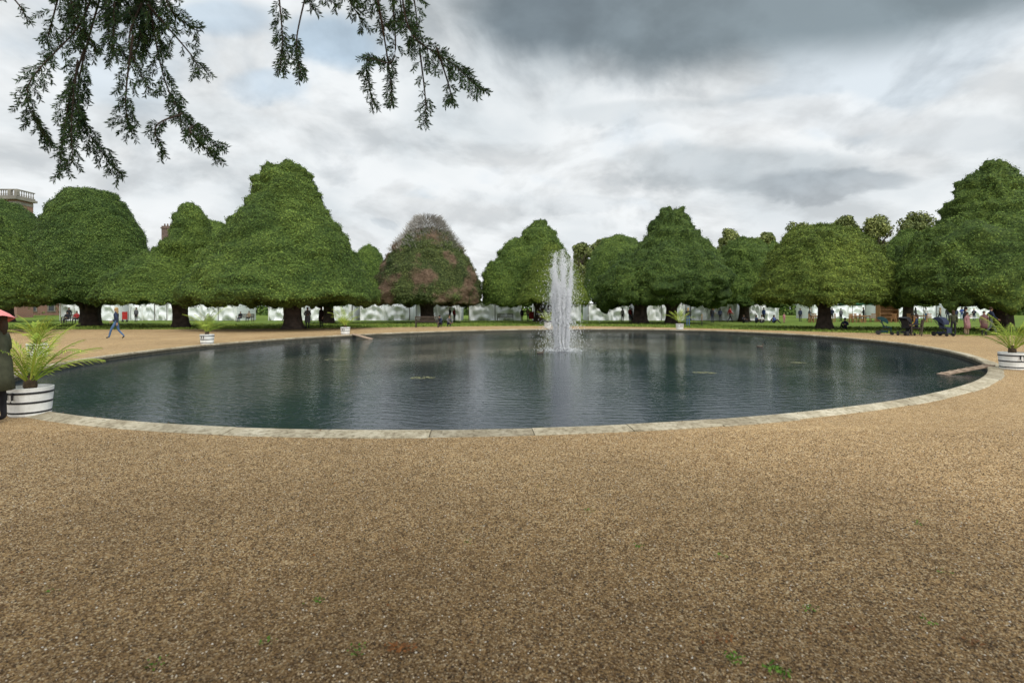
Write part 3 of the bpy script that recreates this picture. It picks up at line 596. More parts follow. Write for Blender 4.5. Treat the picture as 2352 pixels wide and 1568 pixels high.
def palace(x0,x1,y,h,dep,label,name='palace_building',bal=True):
    w=x1-x0; t_=thing(name,((x0+x1)/2,y,0),label,'building'); hw=w/2
    g=G(); g.box((0,dep/2,h/2-.9),(w,dep,h-1.8)); g.ob('wall',MBRICK,t_)
    g=G(); g.box((0,dep/2-.2,h-1.6),(w+1.0,dep+1.0,.4)); g.box((0,dep/2-.2,h-1.32),(w+.6,dep+.6,.16))
    g.box((0,-.06,h*.35),(w+.1,.2,.35)); g.box((hw+.01,dep/2,h-2.3),(.06,dep,.5)); g.box((0,-.04,h-2.3),(w,.12,.5))
    g.ob('cornice',MPST,t_)
    if bal:
        g=G(); 
        for (ax_,ay,bx,by) in ((-hw,0,hw,0),(hw,0,hw,dep)):
            L=math.hypot(bx-ax_,by-ay); ux,uy=(bx-ax_)/L,(by-ay)/L; cxm,cym=(ax_+bx)/2,(ay+by)/2
            rot=Matrix.Rotation(math.atan2(uy,ux),3,'Z')
            g.box((cxm,cym,h-.08),(L+.35,.4,.16),0,rot); g.box((cxm,cym,h-1.16),(L+.35,.4,.16),0,rot)
            k=int(L/.38)
            for i in range(k+1):
                xx,yy_=ax_+ux*i*L/k,ay+uy*i*L/k
                if i%12==0: g.box((xx,yy_,h-.62),(.55,.45,.93))
                else: g.lathe([(.07,0),(.12,.25),(.06,.5),(.07,.92)],6,0,(xx,yy_,h-1.08))
        g.ob('balustrade',MPST,t_)
    nw=int(w/4)
    for i in range(nw):
        for z0 in (h*.16,h*.5,h*.76):
            xx=-hw+(i+.5)*w/nw; win=bpy.data.objects.new('window',None); COL.objects.link(win); win.parent=t_; win.location=(xx,-.02,z0)
            g=G(); [g.box(c_,d_) for c_,d_ in (((-.75,-.05,0),(.2,.16,2.9)),((.75,-.05,0),(.2,.16,2.9)),((0,-.06,1.5),(1.9,.2,.25)),((0,-.06,-1.5),(1.9,.22,.2)))]; g.ob('frame',MPST,win)
            g=G(); g.box((0,-.012,0),(1.3,.05,2.75)); g.ob('pane',MGLASS,win)
    return t_
palace(-118,-84.8,88,22,3,'red brick palace with stone cornice and roof balustrade')
p2=palace(-112,-70,118,15,18,'long red brick wing with plain parapet and chimneys','palace_wing',False)
for cx_,zt,wd in ((8.3,21.4,3.0),(-18,24,1.6)):
    g=G(); g.box((cx_,6,(13+zt)/2),(wd,1.2,zt-13)); g.box((cx_,6,zt-.5),(wd+.3,1.5,.3)); g.ob('chimney_stack',MCHIM,p2)
    for i in range(int(wd/.7)): g=G(); g.lathe([(.2,zt),(.15,zt+.6)],8,0,(cx_-wd/2+.4+i*.7,6,0)); g.ob('chimney_pot',MCHIM,p2)
# ------------------------------------------------------------ people
def joints(pose):
    J={'pelvis':(0,0,.94),'spine':(0,0,1.12),'chest':(0,0,1.32),'neck':(0,.0,1.47),'head':(0,-.015,1.57),'crown':(0,-.01,1.66),'nose':(0,-.115,1.575)}
    for s,k in ((1,'L'),(-1,'R')):
        J.update({'sh'+k:(s*.165,0,1.39),'el'+k:(s*.215,.03,1.13),'wr'+k:(s*.215,-.03,.89),'pa'+k:(s*.215,-.05,.82),
        'hi'+k:(s*.09,0,.88),'kn'+k:(s*.10,-.01,.49),'an'+k:(s*.10,.02,.08),'to'+k:(s*.115,-.13,.035)})
    def up(**k): J.update(k)
    def shift(names,dx,dy,dz):
        for n_ in names: a=J[n_]; J[n_]=(a[0]+dx,a[1]+dy,a[2]+dz)
    upper=['pelvis','spine','chest','neck','head','crown','nose']+[a+k for a in('sh','el','wr','pa','hi') for k in 'LR']
    if pose=='walk':
        up(knL=(.10,-.20,.51),anL=(.10,-.30,.10),toL=(.11,-.44,.07),knR=(-.10,.06,.48),anR=(-.10,.34,.14),toR=(-.11,.24,.035),elL=(.22,.12,1.14),wrL=(.22,.14,.90),paL=(.22,.13,.83),elR=(-.22,-.06,1.13),wrR=(-.2,-.24,.98),paR=(-.19,-.30,.95))
    if pose=='phone':
        up(elL=(.23,.0,1.12),wrL=(.12,-.22,1.18),paL=(.09,-.28,1.21),elR=(-.23,0,1.12),wrR=(-.1,-.2,1.08),paR=(-.06,-.26,1.1),head=(0,-.04,1.56),crown=(0,-.06,1.64),nose=(0,-.14,1.545))
    if pose=='sit':
        shift(upper,0,0,-.42)
        up(knL=(.12,-.44,.50),anL=(.12,-.42,.09),toL=(.13,-.57,.035),knR=(-.12,-.44,.50),anR=(-.12,-.46,.09),toR=(-.13,-.61,.035))
        up(elL=(.22,-.06,.74),wrL=(.14,-.26,.62),paL=(.11,-.33,.61),elR=(-.22,-.06,.74),wrR=(-.14,-.26,.62),paR=(-.11,-.33,.61))
    if pose=='ground':
        shift(upper,0,0,-.82); shift(['chest','neck','head','crown','nose','shL','shR'],0,-.05,0)
        up(knL=(.14,-.36,.42),anL=(.12,-.62,.09),toL=(.13,-.75,.05),knR=(-.14,-.38,.40),anR=(-.12,-.66,.09),toR=(-.13,-.79,.05))
        up(elL=(.24,-.12,.36),wrL=(.16,-.34,.42),paL=(.13,-.41,.41),elR=(-.24,-.12,.36),wrR=(-.16,-.34,.42),paR=(-.13,-.41,.41))
    if pose=='crouch':
        shift(upper,0,0,-.62); shift(['spine'],0,-.06,0); shift(['chest','shL','shR'],0,-.14,-.03); shift(['neck','head','crown','nose'],0,-.22,-.05)
        up(knL=(.16,-.36,.44),anL=(.12,-.10,.09),toL=(.13,-.25,.035),knR=(-.16,-.34,.42),anR=(-.12,-.08,.09),toR=(-.13,-.23,.035))
        up(elL=(.24,-.3,.52),wrL=(.14,-.48,.42),paL=(.11,-.54,.38),elR=(-.24,-.3,.52),wrR=(-.14,-.48,.42),paR=(-.11,-.54,.38))
    if pose=='hold':
        up(elR=(-.22,.02,1.13),wrR=(-.2,-.20,1.22),paR=(-.2,-.26,1.25))
    return J
RAD={'pelvis':(.145,.105),'spine':(.125,.095),'chest':(.15,.105),'neck':(.052,.052),'head':(.068,.082),'crown':(.06,.07),'nose':(.012,.012),'sh':(.062,.058),'el':(.043,.043),'wr':(.027,.024),'pa':(.036,.018),'hi':(.09,.09),'kn':(.058,.058),'an':(.040,.042),'to':(.036,.026)}
def body_mesh(pose):
    J=joints(pose); names=list(J); E=[('pelvis','spine'),('spine','chest'),('chest','neck'),('neck','head'),('head','crown'),('head','nose')]
    for k in 'LR': E+=[('chest','sh'+k),('sh'+k,'el'+k),('el'+k,'wr'+k),('wr'+k,'pa'+k),('pelvis','hi'+k),('hi'+k,'kn'+k),('kn'+k,'an'+k),('an'+k,'to'+k)]
    V=[Vector(J[n_]) for n_ in names]; idx={n_:i for i,n_ in enumerate(names)}; rad=[RAD.get(n_,RAD.get(n_[:2])) for n_ in names]; EE=[(idx[a],idx[b_]) for a,b_ in E]
    for k,s in (('L',1),('R',-1)):
        pa_=V[idx['pa'+k]]; d=(pa_-V[idx['wr'+k]]).normalized(); side=d.cross(Vector((s,0,0)))
        if side.length<.2: side=d.cross(Vector((0,0,1)))
        side.normalize(); inn=Vector((-s,0,0))
        for f in range(5):
            if f<4: a=pa_+d*.035+side*(.027-.018*f); L=(.068,.078,.072,.055)[f]; dd=d
            else: a=pa_-d*.01+side*.032; L=.05; dd=(d+side*.9).normalized()
            b1=a+dd*L*.55; c1=a+dd*L+inn*.018
            i0=len(V); V+=[a,b1,c1]; rad+=[(.010,.010),(.009,.009),(.0075,.0075)]; EE+=[(idx['pa'+k],i0),(i0,i0+1),(i0+1,i0+2)]
    me=bpy.data.meshes.new('skel'); me.from_pydata([tuple(v) for v in V],EE,[]); o=bpy.data.objects.new('skel',me); COL.objects.link(o)
    md=o.modifiers.new('s','SKIN'); md.use_smooth_shade=True; md.branch_smoothing=.6
    for i,sv_ in enumerate(me.skin_vertices[0].data): sv_.radius=rad[i]; sv_.use_root=(i==0)
    o.modifiers.new('u','SUBSURF').levels=1; o.modifiers['u'].render_levels=1
    dg=bpy.context.evaluated_depsgraph_get(); ev_=o.evaluated_get(dg); nm=bpy.data.meshes.new_from_object(ev_); bpy.data.objects.remove(o)
    segs=[(a,b_) for a,b_ in E]; A_=np.array([J[a] for a,b_ in segs]); B_=np.array([J[b_] for a,b_ in segs])
    zn=[]
    for a,b_ in segs:
        if a in('neck','head'): z=0
        elif a[:2]=='wr': z=0
        elif a[:2] in('hi','kn') or b_[:2]=='hi': z=2
        elif a[:2]=='an': z=3
        else: z=1
        zn.append(z)
    zn=np.array(zn); C=np.array([p_.center[:] for p_ in nm.polygons]); best=np.full(len(C),1e9); bz=np.zeros(len(C),int)
    for i in range(len(segs)):
        ab=B_[i]-A_[i]; t_=np.clip(((C-A_[i])@ab)/(ab@ab),0,1); dd=np.linalg.norm(C-(A_[i]+t_[:,None]*ab),axis=1); up_=dd<best; best[up_]=dd[up_]; bz[up_]=zn[i]
    return nm,bz.astype(np.int32),J
def garment(nm,bz,zones,infl):
    V=np.array([v.co[:] for v in nm.vertices]); Nn=np.array([v.normal[:] for v in nm.vertices]); W=V+Nn*infl
    F=[tuple(p_.vertices) for p_,z in zip(nm.polygons,bz) if z in zones]; used=sorted({i for f in F for i in f}); mp_={a:i for i,a in enumerate(used)}
    return W[used].tolist(),[tuple(mp_[i] for i in f) for f in F]
TPL={}
dummy=M('cloth_default',(.1,.1,.1))
for ps in ('stand','walk','phone','sit','ground','crouch','hold'):
    nm,bz,J=body_mesh(ps)
    for i in range(4): nm.materials.append(dummy)
    nm.polygons.foreach_set('material_index',bz); nm.polygons.foreach_set('use_smooth',np.ones(len(bz),bool)); nm.name='person_body_'+ps
    jv,jf=garment(nm,bz,(1,),.014)
    jm=bpy.data.meshes.new('jacket'); jm.from_pydata(jv,[],jf); jm.materials.append(dummy); jm.polygons.foreach_set('use_smooth',np.ones(len(jf),bool))
    g=G()
    if ps in('stand','phone','hold','walk'): g.lathe([(.15,1.12),(.185,.95),(.20,.75),(.225,.52),(.215,.52),(.19,.75)],20,0,(0,0,0),1,.8,fn=lambda q,z:1+.03*math.sin(6*q))
    sk=bpy.data.meshes.new('coat'); o_=len(jv); sk.from_pydata(jv+[tuple(v) for v in g.V],[],jf+[tuple(i+o_ for i in f) for f in g.F]); sk.materials.append(dummy); sk.polygons.foreach_set('use_smooth',np.ones(len(sk.polygons),bool))
    hc=Vector(J['head']).lerp(Vector(J['crown']),.55)
    hs={}
    for st in('short','long'):
        g=G(); g.ell((hc.x,hc.y+.022,hc.z+.02),(.088,.092,.10),14)
        if st=='long': g.ell((hc.x,hc.y+.065,hc.z-.10),(.085,.05,.15),12)
        hm=bpy.data.meshes.new('hair'); hm.from_pydata(g.V,[],g.F); hm.materials.append(dummy); hm.polygons.foreach_set('use_smooth',np.ones(len(g.F),bool)); hs[st]=hm
    TPL[ps]=(nm,jm,sk,hs)
CM={}
def cl(c):
    if c not in CM: CM[c]=M('cloth_%d'%len(CM),c,tuple(x*.7 for x in c),12,.85)
    return CM[c]
SKIN=(.42,.25,.17); DK=(.02,.02,.024); NAVY=(.025,.035,.07); JEAN=(.08,.15,.28); GRY=(.12,.12,.13); OLV=(.05,.055,.03); TAN=(.3,.22,.14); RED=(.4,.04,.04); PNK=(.45,.2,.21); ORG=(.62,.26,.03); WHT=(.65,.65,.62); TEAL=(.015,.06,.065); BLU=(.06,.1,.3)
HBR=(.06,.035,.02); HBL=(.4,.27,.12); HDK=(.012,.01,.01); HGR=(.3,.3,.3)
def person(x,y,pose,rot,top,bot,label,hair=HBR,hs='short',h=1.7,coat='jacket',z=0,shoe=DK,skin=SKIN):
    t_=thing('person',(x,y,z),label,'person','visitors in the garden',rot,h/1.74)
    nm,jm,sk,hr=TPL[pose]
    b_=bpy.data.objects.new('body',nm); COL.objects.link(b_); b_.parent=t_
    for i,c_ in enumerate((skin,top,bot,shoe)): b_.material_slots[i].link='OBJECT'; b_.material_slots[i].material=cl(c_)
    for nme,me_,c_ in (('hair',hr[hs],hair),(coat,sk if coat=='coat' else jm,top)):
        o=bpy.data.objects.new(nme,me_); COL.objects.link(o); o.parent=t_; o.material_slots[0].link='OBJECT'; o.material_slots[0].material=cl(c_)
    return t_
PI=math.pi
person(-20.8,27,'walk',-1.3,NAVY,JEAN,'woman in dark jacket and blue jeans walking on gravel',HBL,'long',1.66)
person(-16.0,40.2,'phone',.5,GRY,DK,'person in long dark grey coat standing on the lawn',HBR,'short',1.72,'coat')
person(-15.6,42,'stand',-.5,(.03,.015,.015),DK,'person in long black coat standing beside a tree trunk',HDK,'long',1.78,'coat')
person(-6.0,43.6,'crouch',-.6,NAVY,DK,'person in dark clothes crouching beside the bench',HDK)
person(-5.5,44.2,'crouch',.7,GRY,NAVY,'person in grey jacket crouching on the grass',HBR)
for a in [(12.7,59,'stand',.4,WHT,DK,HBR),(13.3,58,'stand',2,RED,NAVY,HDK),(14.0,60,'stand',1,DK,DK,HBR),(22.2,57,'stand',.2,DK,NAVY,HBR),(22.9,58.5,'phone',1.2,GRY,DK,HBL),(23.9,59,'stand',2.8,NAVY,DK,HDK),(24.6,58,'walk',1.5,RED,DK,HBR),(29.9,61,'stand',.3,BLU,DK,HBR),(1.2,61.5,'stand',.5,DK,DK,HDK),(1.9,60.5,'phone',-.5,TAN,NAVY,HBR),(-6.8,60.5,'stand',1,RED,DK,HBR),(-7.5,62,'stand',-1,DK,DK,HDK),(-43.9,60,'stand',0,GRY,DK,HBR),(-27,61,'walk',1,WHT,DK,HBR),(-32.2,60.95,'sit',0,DK,NAVY,HGR),(-31.2,60.95,'sit',0,TAN,DK,HBR),(-47.5,54.9,'sit',.2,DK,DK,HDK),(-46.6,55,'sit',.2,RED,DK,HBR),(-50,58,'stand',1,DK,NAVY,HBR),(15.6,45.5,'stand',2.6,DK,JEAN,HBL)]:
    seat=a[2]=='sit'
    person(a[0],a[1],a[2],a[3],a[4],a[5],'visitor seated on a wooden bench in outdoor clothes' if seat else 'visitor in outdoor clothes standing near the tents',a[6],random.choice(['short','long']),random.uniform(1.6,1.8))
person(17.0,46,'stand',1.2,TAN,DK,'small child in tan coat standing on the lawn',HBL,'short',1.08)
person(29.4,55.5,'stand',.2,PNK,PNK,'small child in pink clothes standing on the grass',HBL,'long',1.1)
for x_,y_,r_,c_ in [(26.4,55.6,.5,NAVY),(27.3,56.2,-.3,WHT),(28.2,55.4,.9,BLU),(28.9,56.6,-1,GRY),(25.4,56.4,.2,DK)]: person(x_,y_,'ground',r_,c_,DK,'visitor sitting on the grass having a picnic',HBR,'long')
person(25.3,39,'ground',-.9,NAVY,DK,'person in dark jacket sitting on grass against tree trunk',HDK)
person(26.2,30.5,'stand',2.8,OLV,DK,'person in olive jacket standing with back turned',HBR,'long',1.5)
person(26.85,30.3,'stand',.3,(.32,.17,.17),TAN,'girl in dusty pink coat standing on the lawn',HBR,'long',1.4,'coat')
person(27.6,31.3,'phone',.8,DK,TAN,'woman in black jacket holding something in both hands',HDK,'long',1.72)
person(27.75,30.2,'stand',-.4,(.16,.08,.08),DK,'person in dusky maroon coat standing in group',HBR,'short',1.45,'coat')
person(28.9,31,'walk',1.2,NAVY,GRY,'person in navy jacket walking across the lawn',HBR,'short',1.7)
bx,by,br_=24.0,30.5,-2.2
for k,(c_,l_) in enumerate(((ORG,'person in bright orange jacket seated on bench'),(ORG,'second person in orange top seated on bench'),(NAVY,'person in navy coat seated at bench end'))):
    o_=-.55+.55*k; person(bx+math.cos(br_)*o_,by+math.sin(br_)*o_,'sit',br_,c_,(RED if k==0 else DK),l_,HBR,'long' if k else 'short',1.68)
for i in range(14):
    person(50+i*.95+random.uniform(-.3,.3),random.uniform(62,70),random.choice(['stand','phone','walk']),random.uniform(0,6.2),random.choice([DK,NAVY,GRY,WHT,DK,BLU,TAN]),random.choice([DK,NAVY,JEAN]),'visitor in outdoor clothes gathered beyond the tables',random.choice([HBR,HDK,HBL,HGR]),random.choice(['short','long']),random.uniform(1.55,1.8))
for i in range(5):
    person(34.5+i*1.9,61.5+(i%2)*1.3,random.choice(['stand','walk','phone']),i*1.1,random.choice([DK,NAVY,GRY,WHT]),DK,'visitor in outdoor clothes standing among wooden tables',HBR,'short',random.uniform(1.6,1.8))
person(-7.14,7.15,'hold',-1.2,(.075,.08,.048),DK,'person in long olive raincoat holding a coral umbrella',HBR,'long',1.55,'coat')
um=thing('umbrella',(-7.20,6.95,1.03),'coral pink umbrella held low over the shoulder','umbrella'); um.rotation_euler=(0,R(-18),0)
m=M('coral_umbrella_cloth',(.90,.30,.29),(.82,.25,.25),3,.6); g=G(); V=[(0,0,.62)];nr=6
for k in range(1,nr+1):
    a=k/nr*R(62); 
    for j in range(32):
        q=j*math.tau/32; scl=1-.07*(k/nr)*abs(math.sin(4*q)); V.append((.5*math.sin(a)*math.cos(q)*scl,.5*math.sin(a)*math.sin(q)*scl,.12+.5*math.cos(a)))
F=[(0,1+j,1+(j+1)%32) for j in range(32)]+[(1+(k-1)*32+j,1+k*32+j,1+k*32+(j+1)%32,1+(k-1)*32+(j+1)%32) for k in range(1,nr) for j in range(32)]
g.add(V,F); g.ob('canopy',m,um,True)
g=G(); g.tube([(0,0,.68),(0,0,-.15),(.02,0,-.2),(.05,0,-.2),(.06,0,-.16)],.008,6); [g.tube([(0,0,.36),(.42*math.cos(i*math.tau/8),.42*math.sin(i*math.tau/8),.37)],.004,4) for i in range(8)]; g.ob('shaft',MBLACK,um)
def stroller(x,y,rot,c_,label):
    t_=thing('stroller',(x,y),label,'stroller','strollers by the bench',rot); cm=cl(c_)
    g=G()
    for sx in (-.24,.24): g.tube([(sx,.45,1.02),(sx,.25,.75),(sx,-.30,.12)],.014,6); g.tube([(sx,.38,.1),(sx,-.05,.55)],.014,6)
    g.tube([(-.24,.45,1.02),(.24,.45,1.02)],.018,6); g.tube([(-.24,.38,.1),(.24,.38,.1)],.01,6); g.ob('frame',MBLACK,t_)
    g=G(); g.box((0,-.02,.48),(.38,.34,.06)); g.box((0,.17,.70),(.38,.05,.48),0,Matrix.Rotation(R(-18),3,'X')); g.box((0,-.25,.33),(.36,.04,.3)); g.box((0,.1,.2),(.36,.4,.12)); g.ob('seat',cm,t_)
    g=G(); V=[(sx,.12-.36*math.sin(a)+.12,.72+.38*math.cos(a)) for sx in (-.22,.22) for a in [R(-40+i*20) for i in range(8)]]
    g.add(V,[(i,i+1,9+i,8+i) for i in range(7)]); g.add([V[i] for i in range(8)],[tuple(range(8))]); g.add([V[i+8] for i in range(8)],[tuple(range(8))]); g.ob('hood',cm,t_)
    for sx in (-.26,.26):
        for yy_,r_ in ((.38,.13),(-.30,.09)):
            g=G(); g.tube([(sx-.02,yy_,r_),(sx+.02,yy_,r_)],r_,14); g.ob('wheel',MBLACK,t_)
stroller(22.7,31.2,1.0,TEAL,'dark teal stroller with raised hood parked on grass')
stroller(24.9,29.6,.3,NAVY,'navy stroller parked beside the bench')
stroller(23.2,30.2,2.0,DK,'black stroller with bags parked on grass')
# ------------------------------------------------------------ overhanging yew (tree stands beside the viewpoint)
ot=thing('overhanging_yew_tree',(-4.5,-3.0,0),'dark yew with drooping needle sprays hanging over the path','tree')
OX,OY=-4.5,-3.0
def w2(p): return Vector((p[0]-OX,p[1]-OY,p[2]))
g=G(); g.tube([w2((-4.5,-3,-.1)),w2((-4.5,-3,.4)),w2((-4.4,-2.9,2.2)),w2((-4.1,-2.6,4.5)),w2((-4,-2.5,7.5))],[.75,.5,.42,.34,.1],16)
for pts,rd in (([(-4.3,-2.8,3.2),(-3.8,-1,4.6),(-3.0,1.5,5.0),(-2.5,3.4,4.5)],[.2,.14,.08,.03]),([(-4.3,-2.8,3.5),(-3,-.8,5.0),(-1.6,1.6,5.1),(-.9,3.3,4.4)],[.2,.14,.08,.03]),([(-4.3,-2.8,4),(-2,-1.5,5.6),(.8,0,6)],[.18,.12,.04]),([(-4.3,-2.8,4),(-6,-.5,5.6),(-7,1,6)],[.18,.12,.04]),([(-2.2,.3,5.05),(-1.9,2.2,5.0),(-1.5,3.4,4.3)],[.08,.05,.02])):
    g.tube([w2(p) for p in pts],rd,9)
g.ob('trunk',MBARK,ot,True)
tw=G(); NV=[]
def needles(pts,L0=.035,step=.0056):
    for a,b_ in zip(pts[:-1],pts[1:]):
        d=b_-a; L=d.length
        if L<1e-5: continue
        d/=L; side=d.cross(Vector((random.gauss(0,.35),1,random.gauss(0,.35)))).normalized(); k=max(1,int(L/step))
        for i in range(k):
            p=a+d*L*(i/k)
            for sg in (1,-1):
                nd=(side*sg*random.uniform(.6,1)+d*random.uniform(.6,1.1)+Vector((random.gauss(0,.2),random.gauss(0,.35),random.gauss(0,.2)))).normalized(); ln=L0*random.uniform(.7,1.15)
                w=nd.cross(Vector((random.gauss(0,.4),1,random.gauss(0,.4)))).normalized()*.0040
                NV.extend([p,p+nd*ln*.5+w,p+nd*ln,p+nd*ln*.5-w])
def spray(pts,density=30,sl=.15,start=0.,thick=.006):
    P=[]
    pts=[Vector(p) for p in pts]; q=[pts[0]]+pts+[pts[-1]]
    for i in range(1,len(q)-2):
        for j in range(8):
            t_=j/8; a,b_,c,d=q[i-1:i+3]; P.append(.5*((2*b_)+(-a+c)*t_+(2*a-5*b_+4*c-d)*t_*t_+(-a+3*b_-3*c+d)*t_**3))
    P.append(pts[-1]); P=[w2(p) for p in P]; k=len(P)
    tw.tube(P,[thick*(1-.8*i/k)+.0012 for i in range(k)],5)
    L=sum((b_-a).length for a,b_ in zip(P[:-1],P[1:])); nt_=int(L*density)
    for i in range(nt_):
        u=start+(1-start)*(i+random.random()*.8)/nt_; f=min(u,.999)*(k-1); j=int(f); p=P[j].lerp(P[j+1],f-j); tg=(P[j+1]-P[j]).normalized()
        sd_=1 if i%2 else -1; side=tg.cross(Vector((0,1,0))).normalized()*sd_
        d=(side*random.uniform(.5,1.2)+tg*random.uniform(.3,.9)+Vector((0,random.gauss(0,.5),-.1))).normalized(); ll=sl*random.uniform(.5,1.2)*(1-.4*u)
        pts2=[p]; 
        for s_ in range(5): d=(d+Vector((0,0,-.17))).normalized(); p=p+d*ll/5; pts2.append(p)
        tw.tube(pts2,[.002,.0018,.0016,.0014,.0012,.0008],3,0,False)
        needles(pts2[1:])
    needles(P[int(k*max(start,.5)):])
def sp(L,y=3.5,density=35,sl=.16,**k):
    spray([(a,y+random.uniform(-.15,.15)+.04*i,b_) for i,(a,b_) in enumerate(L)],density=density,sl=sl,**k)
sp([(-2.75,3.98),(-3.0,3.60),(-3.26,3.08),(-3.36,2.80)],start=.35)
sp([(-2.85,3.98),(-3.02,3.2),(-2.94,2.85),(-2.84,2.57)],start=.3)
sp([(-2.95,3.4),(-3.05,3.0),(-3.12,2.52)],start=.1)
sp([(-2.98,3.3),(-2.98,2.9),(-2.96,2.58)],start=.1)
sp([(-2.45,4.0),(-2.52,3.35),(-2.34,2.98),(-2.02,2.70)],start=.05,density=42)
sp([(-2.50,3.4),(-2.58,3.0),(-2.64,2.82)],start=.2)
sp([(-2.55,3.7),(-2.6,3.4),(-2.5,3.1)],density=36)
sp([(-2.4,3.95),(-2.28,3.6),(-2.2,3.54)],density=40)
sp([(-2.4,3.6),(-2.28,3.4),(-2.24,3.3)],density=36)
sp([(-2.32,2.97),(-2.36,2.8),(-2.40,2.66)],sl=.11)
sp([(-2.2,2.87),(-2.12,2.76),(-2.10,2.66)],sl=.11)
sp([(-3.1,3.95),(-3.22,3.6),(-3.27,3.48)],density=36)
for (a,b_,c_) in [(-3.05,-2.9,3.38),(-2.75,-2.72,3.32),(-2.62,-2.5,3.45),(-2.9,-3.08,3.45),(-2.65,-2.6,3.6),(-2.55,-2.66,3.5),(-3.0,-3.12,3.62),(-2.45,-2.4,3.62),(-2.82,-2.84,3.42),(-3.12,-3.02,3.5),(-2.78,-2.78,3.62),(-2.9,-2.88,3.7),(-2.7,-2.62,3.36)]:
    sp([(a,3.97),((a+b_)/2,(3.97+c_)/2+.03),(b_,c_)],density=42,sl=.18)
sp([(-3.55,3.85),(-3.45,3.72),(-3.42,3.62)],density=28,sl=.1)
sp([(-1.58,3.98),(-1.53,3.45),(-1.56,3.20)],density=34,sl=.11,start=.3)
sp([(-1.42,3.95),(-1.52,3.5),(-1.45,3.20)],density=34,sl=.10,start=.45)
sp([(-1.5,3.95),(-1.42,3.78),(-1.39,3.68)],density=30,sl=.1)
sp([(-1.2,3.9),(-1.28,3.74),(-1.22,3.70)],density=24,sl=.1)
sp([(-.85,3.98),(-.84,3.4),(-.97,3.26),(-1.01,3.08)],density=28,start=.25,sl=.10)
sp([(-.9,3.7),(-.88,3.3),(-.86,3.04)],density=28,start=.2,sl=.09)
sp([(-.75,3.98),(-.70,3.5),(-.42,3.32),(-.22,3.11)],density=46,start=.1,sl=.15)
sp([(-.64,3.4),(-.62,3.1),(-.63,2.94)],density=34,sl=.1)
sp([(-.5,3.33),(-.44,3.15),(-.43,3.01)],density=34,sl=.1)
sp([(-.98,3.95),(-1.10,3.72),(-1.05,3.62)],density=34,sl=.14)
sp([(-.85,3.95),(-.93,3.72),(-.88,3.55)],density=44,sl=.15)
sp([(-.72,3.95),(-.68,3.65),(-.72,3.48)],density=44,sl=.14)
sp([(-.8,3.95),(-.78,3.7),(-.80,3.6)],density=44,sl=.15)
tw.ob('twigs',MBARK,ot)
mob('needle_sprays',[tuple(v) for v in NV],[(4*i,4*i+1,4*i+2,4*i+3) for i in range(len(NV)//4)],MNEED,None,ot)
k=32000; P=np.stack([rng.uniform(-10,8,k),rng.uniform(-7,4.2,k),rng.uniform(0,1,k)],1); zb=np.maximum(4.4,1.9+.68*np.maximum(P[:,1],0)); P[:,2]=zb+P[:,2]**1.5*3
kp=(((P[:,0]+1.0)/7.5)**2+((P[:,1]+2.5)/4.9)**2<1); P=P[kp]; P-=np.array([OX,OY,0])
mob('crown',leaves(P,np.tile([0,0,1.],(len(P),1)),.2,.9).tolist(),[(4*i,4*i+1,4*i+2,4*i+3) for i in range(len(P))],MY,None,ot)  # out-of-view crown added overhead, its extent shaped to shade the near gravel
# ------------------------------------------------------------ world
W=bpy.data.worlds.new('World'); S.world=W; W.use_nodes=True; nt=W.node_tree; bg=nt.nodes['Background']
sky=N(nt,'ShaderNodeTexSky',sky_type='NISHITA'); sky.sun_disc=False; sky.sun_elevation=R(48); sky.sun_rotation=R(150)
tc=N(nt,'ShaderNodeTexCoord'); spx=N(nt,'ShaderNodeSeparateXYZ'); nt.links.new(tc.outputs['Generated'],spx.inputs[0]); X,Y,Z=spx.outputs
def mm(op,a,b_=None,c_=None,clamp=False): return mth(nt,op,a,b_,c_,clamp)
def sstep(v,a,b_):
    n_=N(nt,'ShaderNodeMapRange',interpolation_type='SMOOTHSTEP'); nt.links.new(v,n_.inputs[0]); n_.inputs[1].default_value=a; n_.inputs[2].default_value=b_; return n_.outputs[0]
zz=mm('ADD',mm('MAXIMUM',Z,0),.40); cb=N(nt,'ShaderNodeCombineXYZ'); nt.links.new(mm('DIVIDE',X,zz),cb.inputs[0]); nt.links.new(mm('DIVIDE',Y,zz),cb.inputs[1])
def shifted(dx,dy):
    v=N(nt,'ShaderNodeVectorMath',operation='ADD'); nt.links.new(cb.outputs[0],v.inputs[0]); v.inputs[1].default_value=(dx,dy,0); return v.outputs[0]
n1=noise(nt,1.5,7,.5,cb.outputs[0],.2)
n2=noise(nt,3.8,7,.56,shifted(3.3,1.7),.3); n2b=noise(nt,3.8,5,.55,shifted(3.34,1.60),.3)
ym=mm('MAXIMUM',Y,.08); a=mm('DIVIDE',X,ym); e=mm('DIVIDE',Z,ym)
aw=mm('ADD',a,mm('MULTIPLY',mm('SUBTRACT',n2,.5),.18)); ew=mm('ADD',e,mm('MULTIPLY',mm('SUBTRACT',n1,.5),.14)); ew=mm('ADD',ew,mm('MULTIPLY',mm('SUBTRACT',n2,.5),.09))
bright=(.84,.87,.885); mid=(.62,.675,.71)
base=mixc(nt,sstep(n1,.43,.62),bright,mid)
base=mixc(nt,mm('MULTIPLY',sstep(n2,.50,.66),.30),base,(.52,.58,.63))
blue=mixc(nt,1.0,sky.outputs[0],(.10,.10,.10),'MULTIPLY')
blue=mixc(nt,.65,blue,(.60,.77,.90))
lf=mm('MULTIPLY',sstep(mm('MULTIPLY',n1,-1),-.44,-.36),.35)
base=mixc(nt,lf,base,blue)
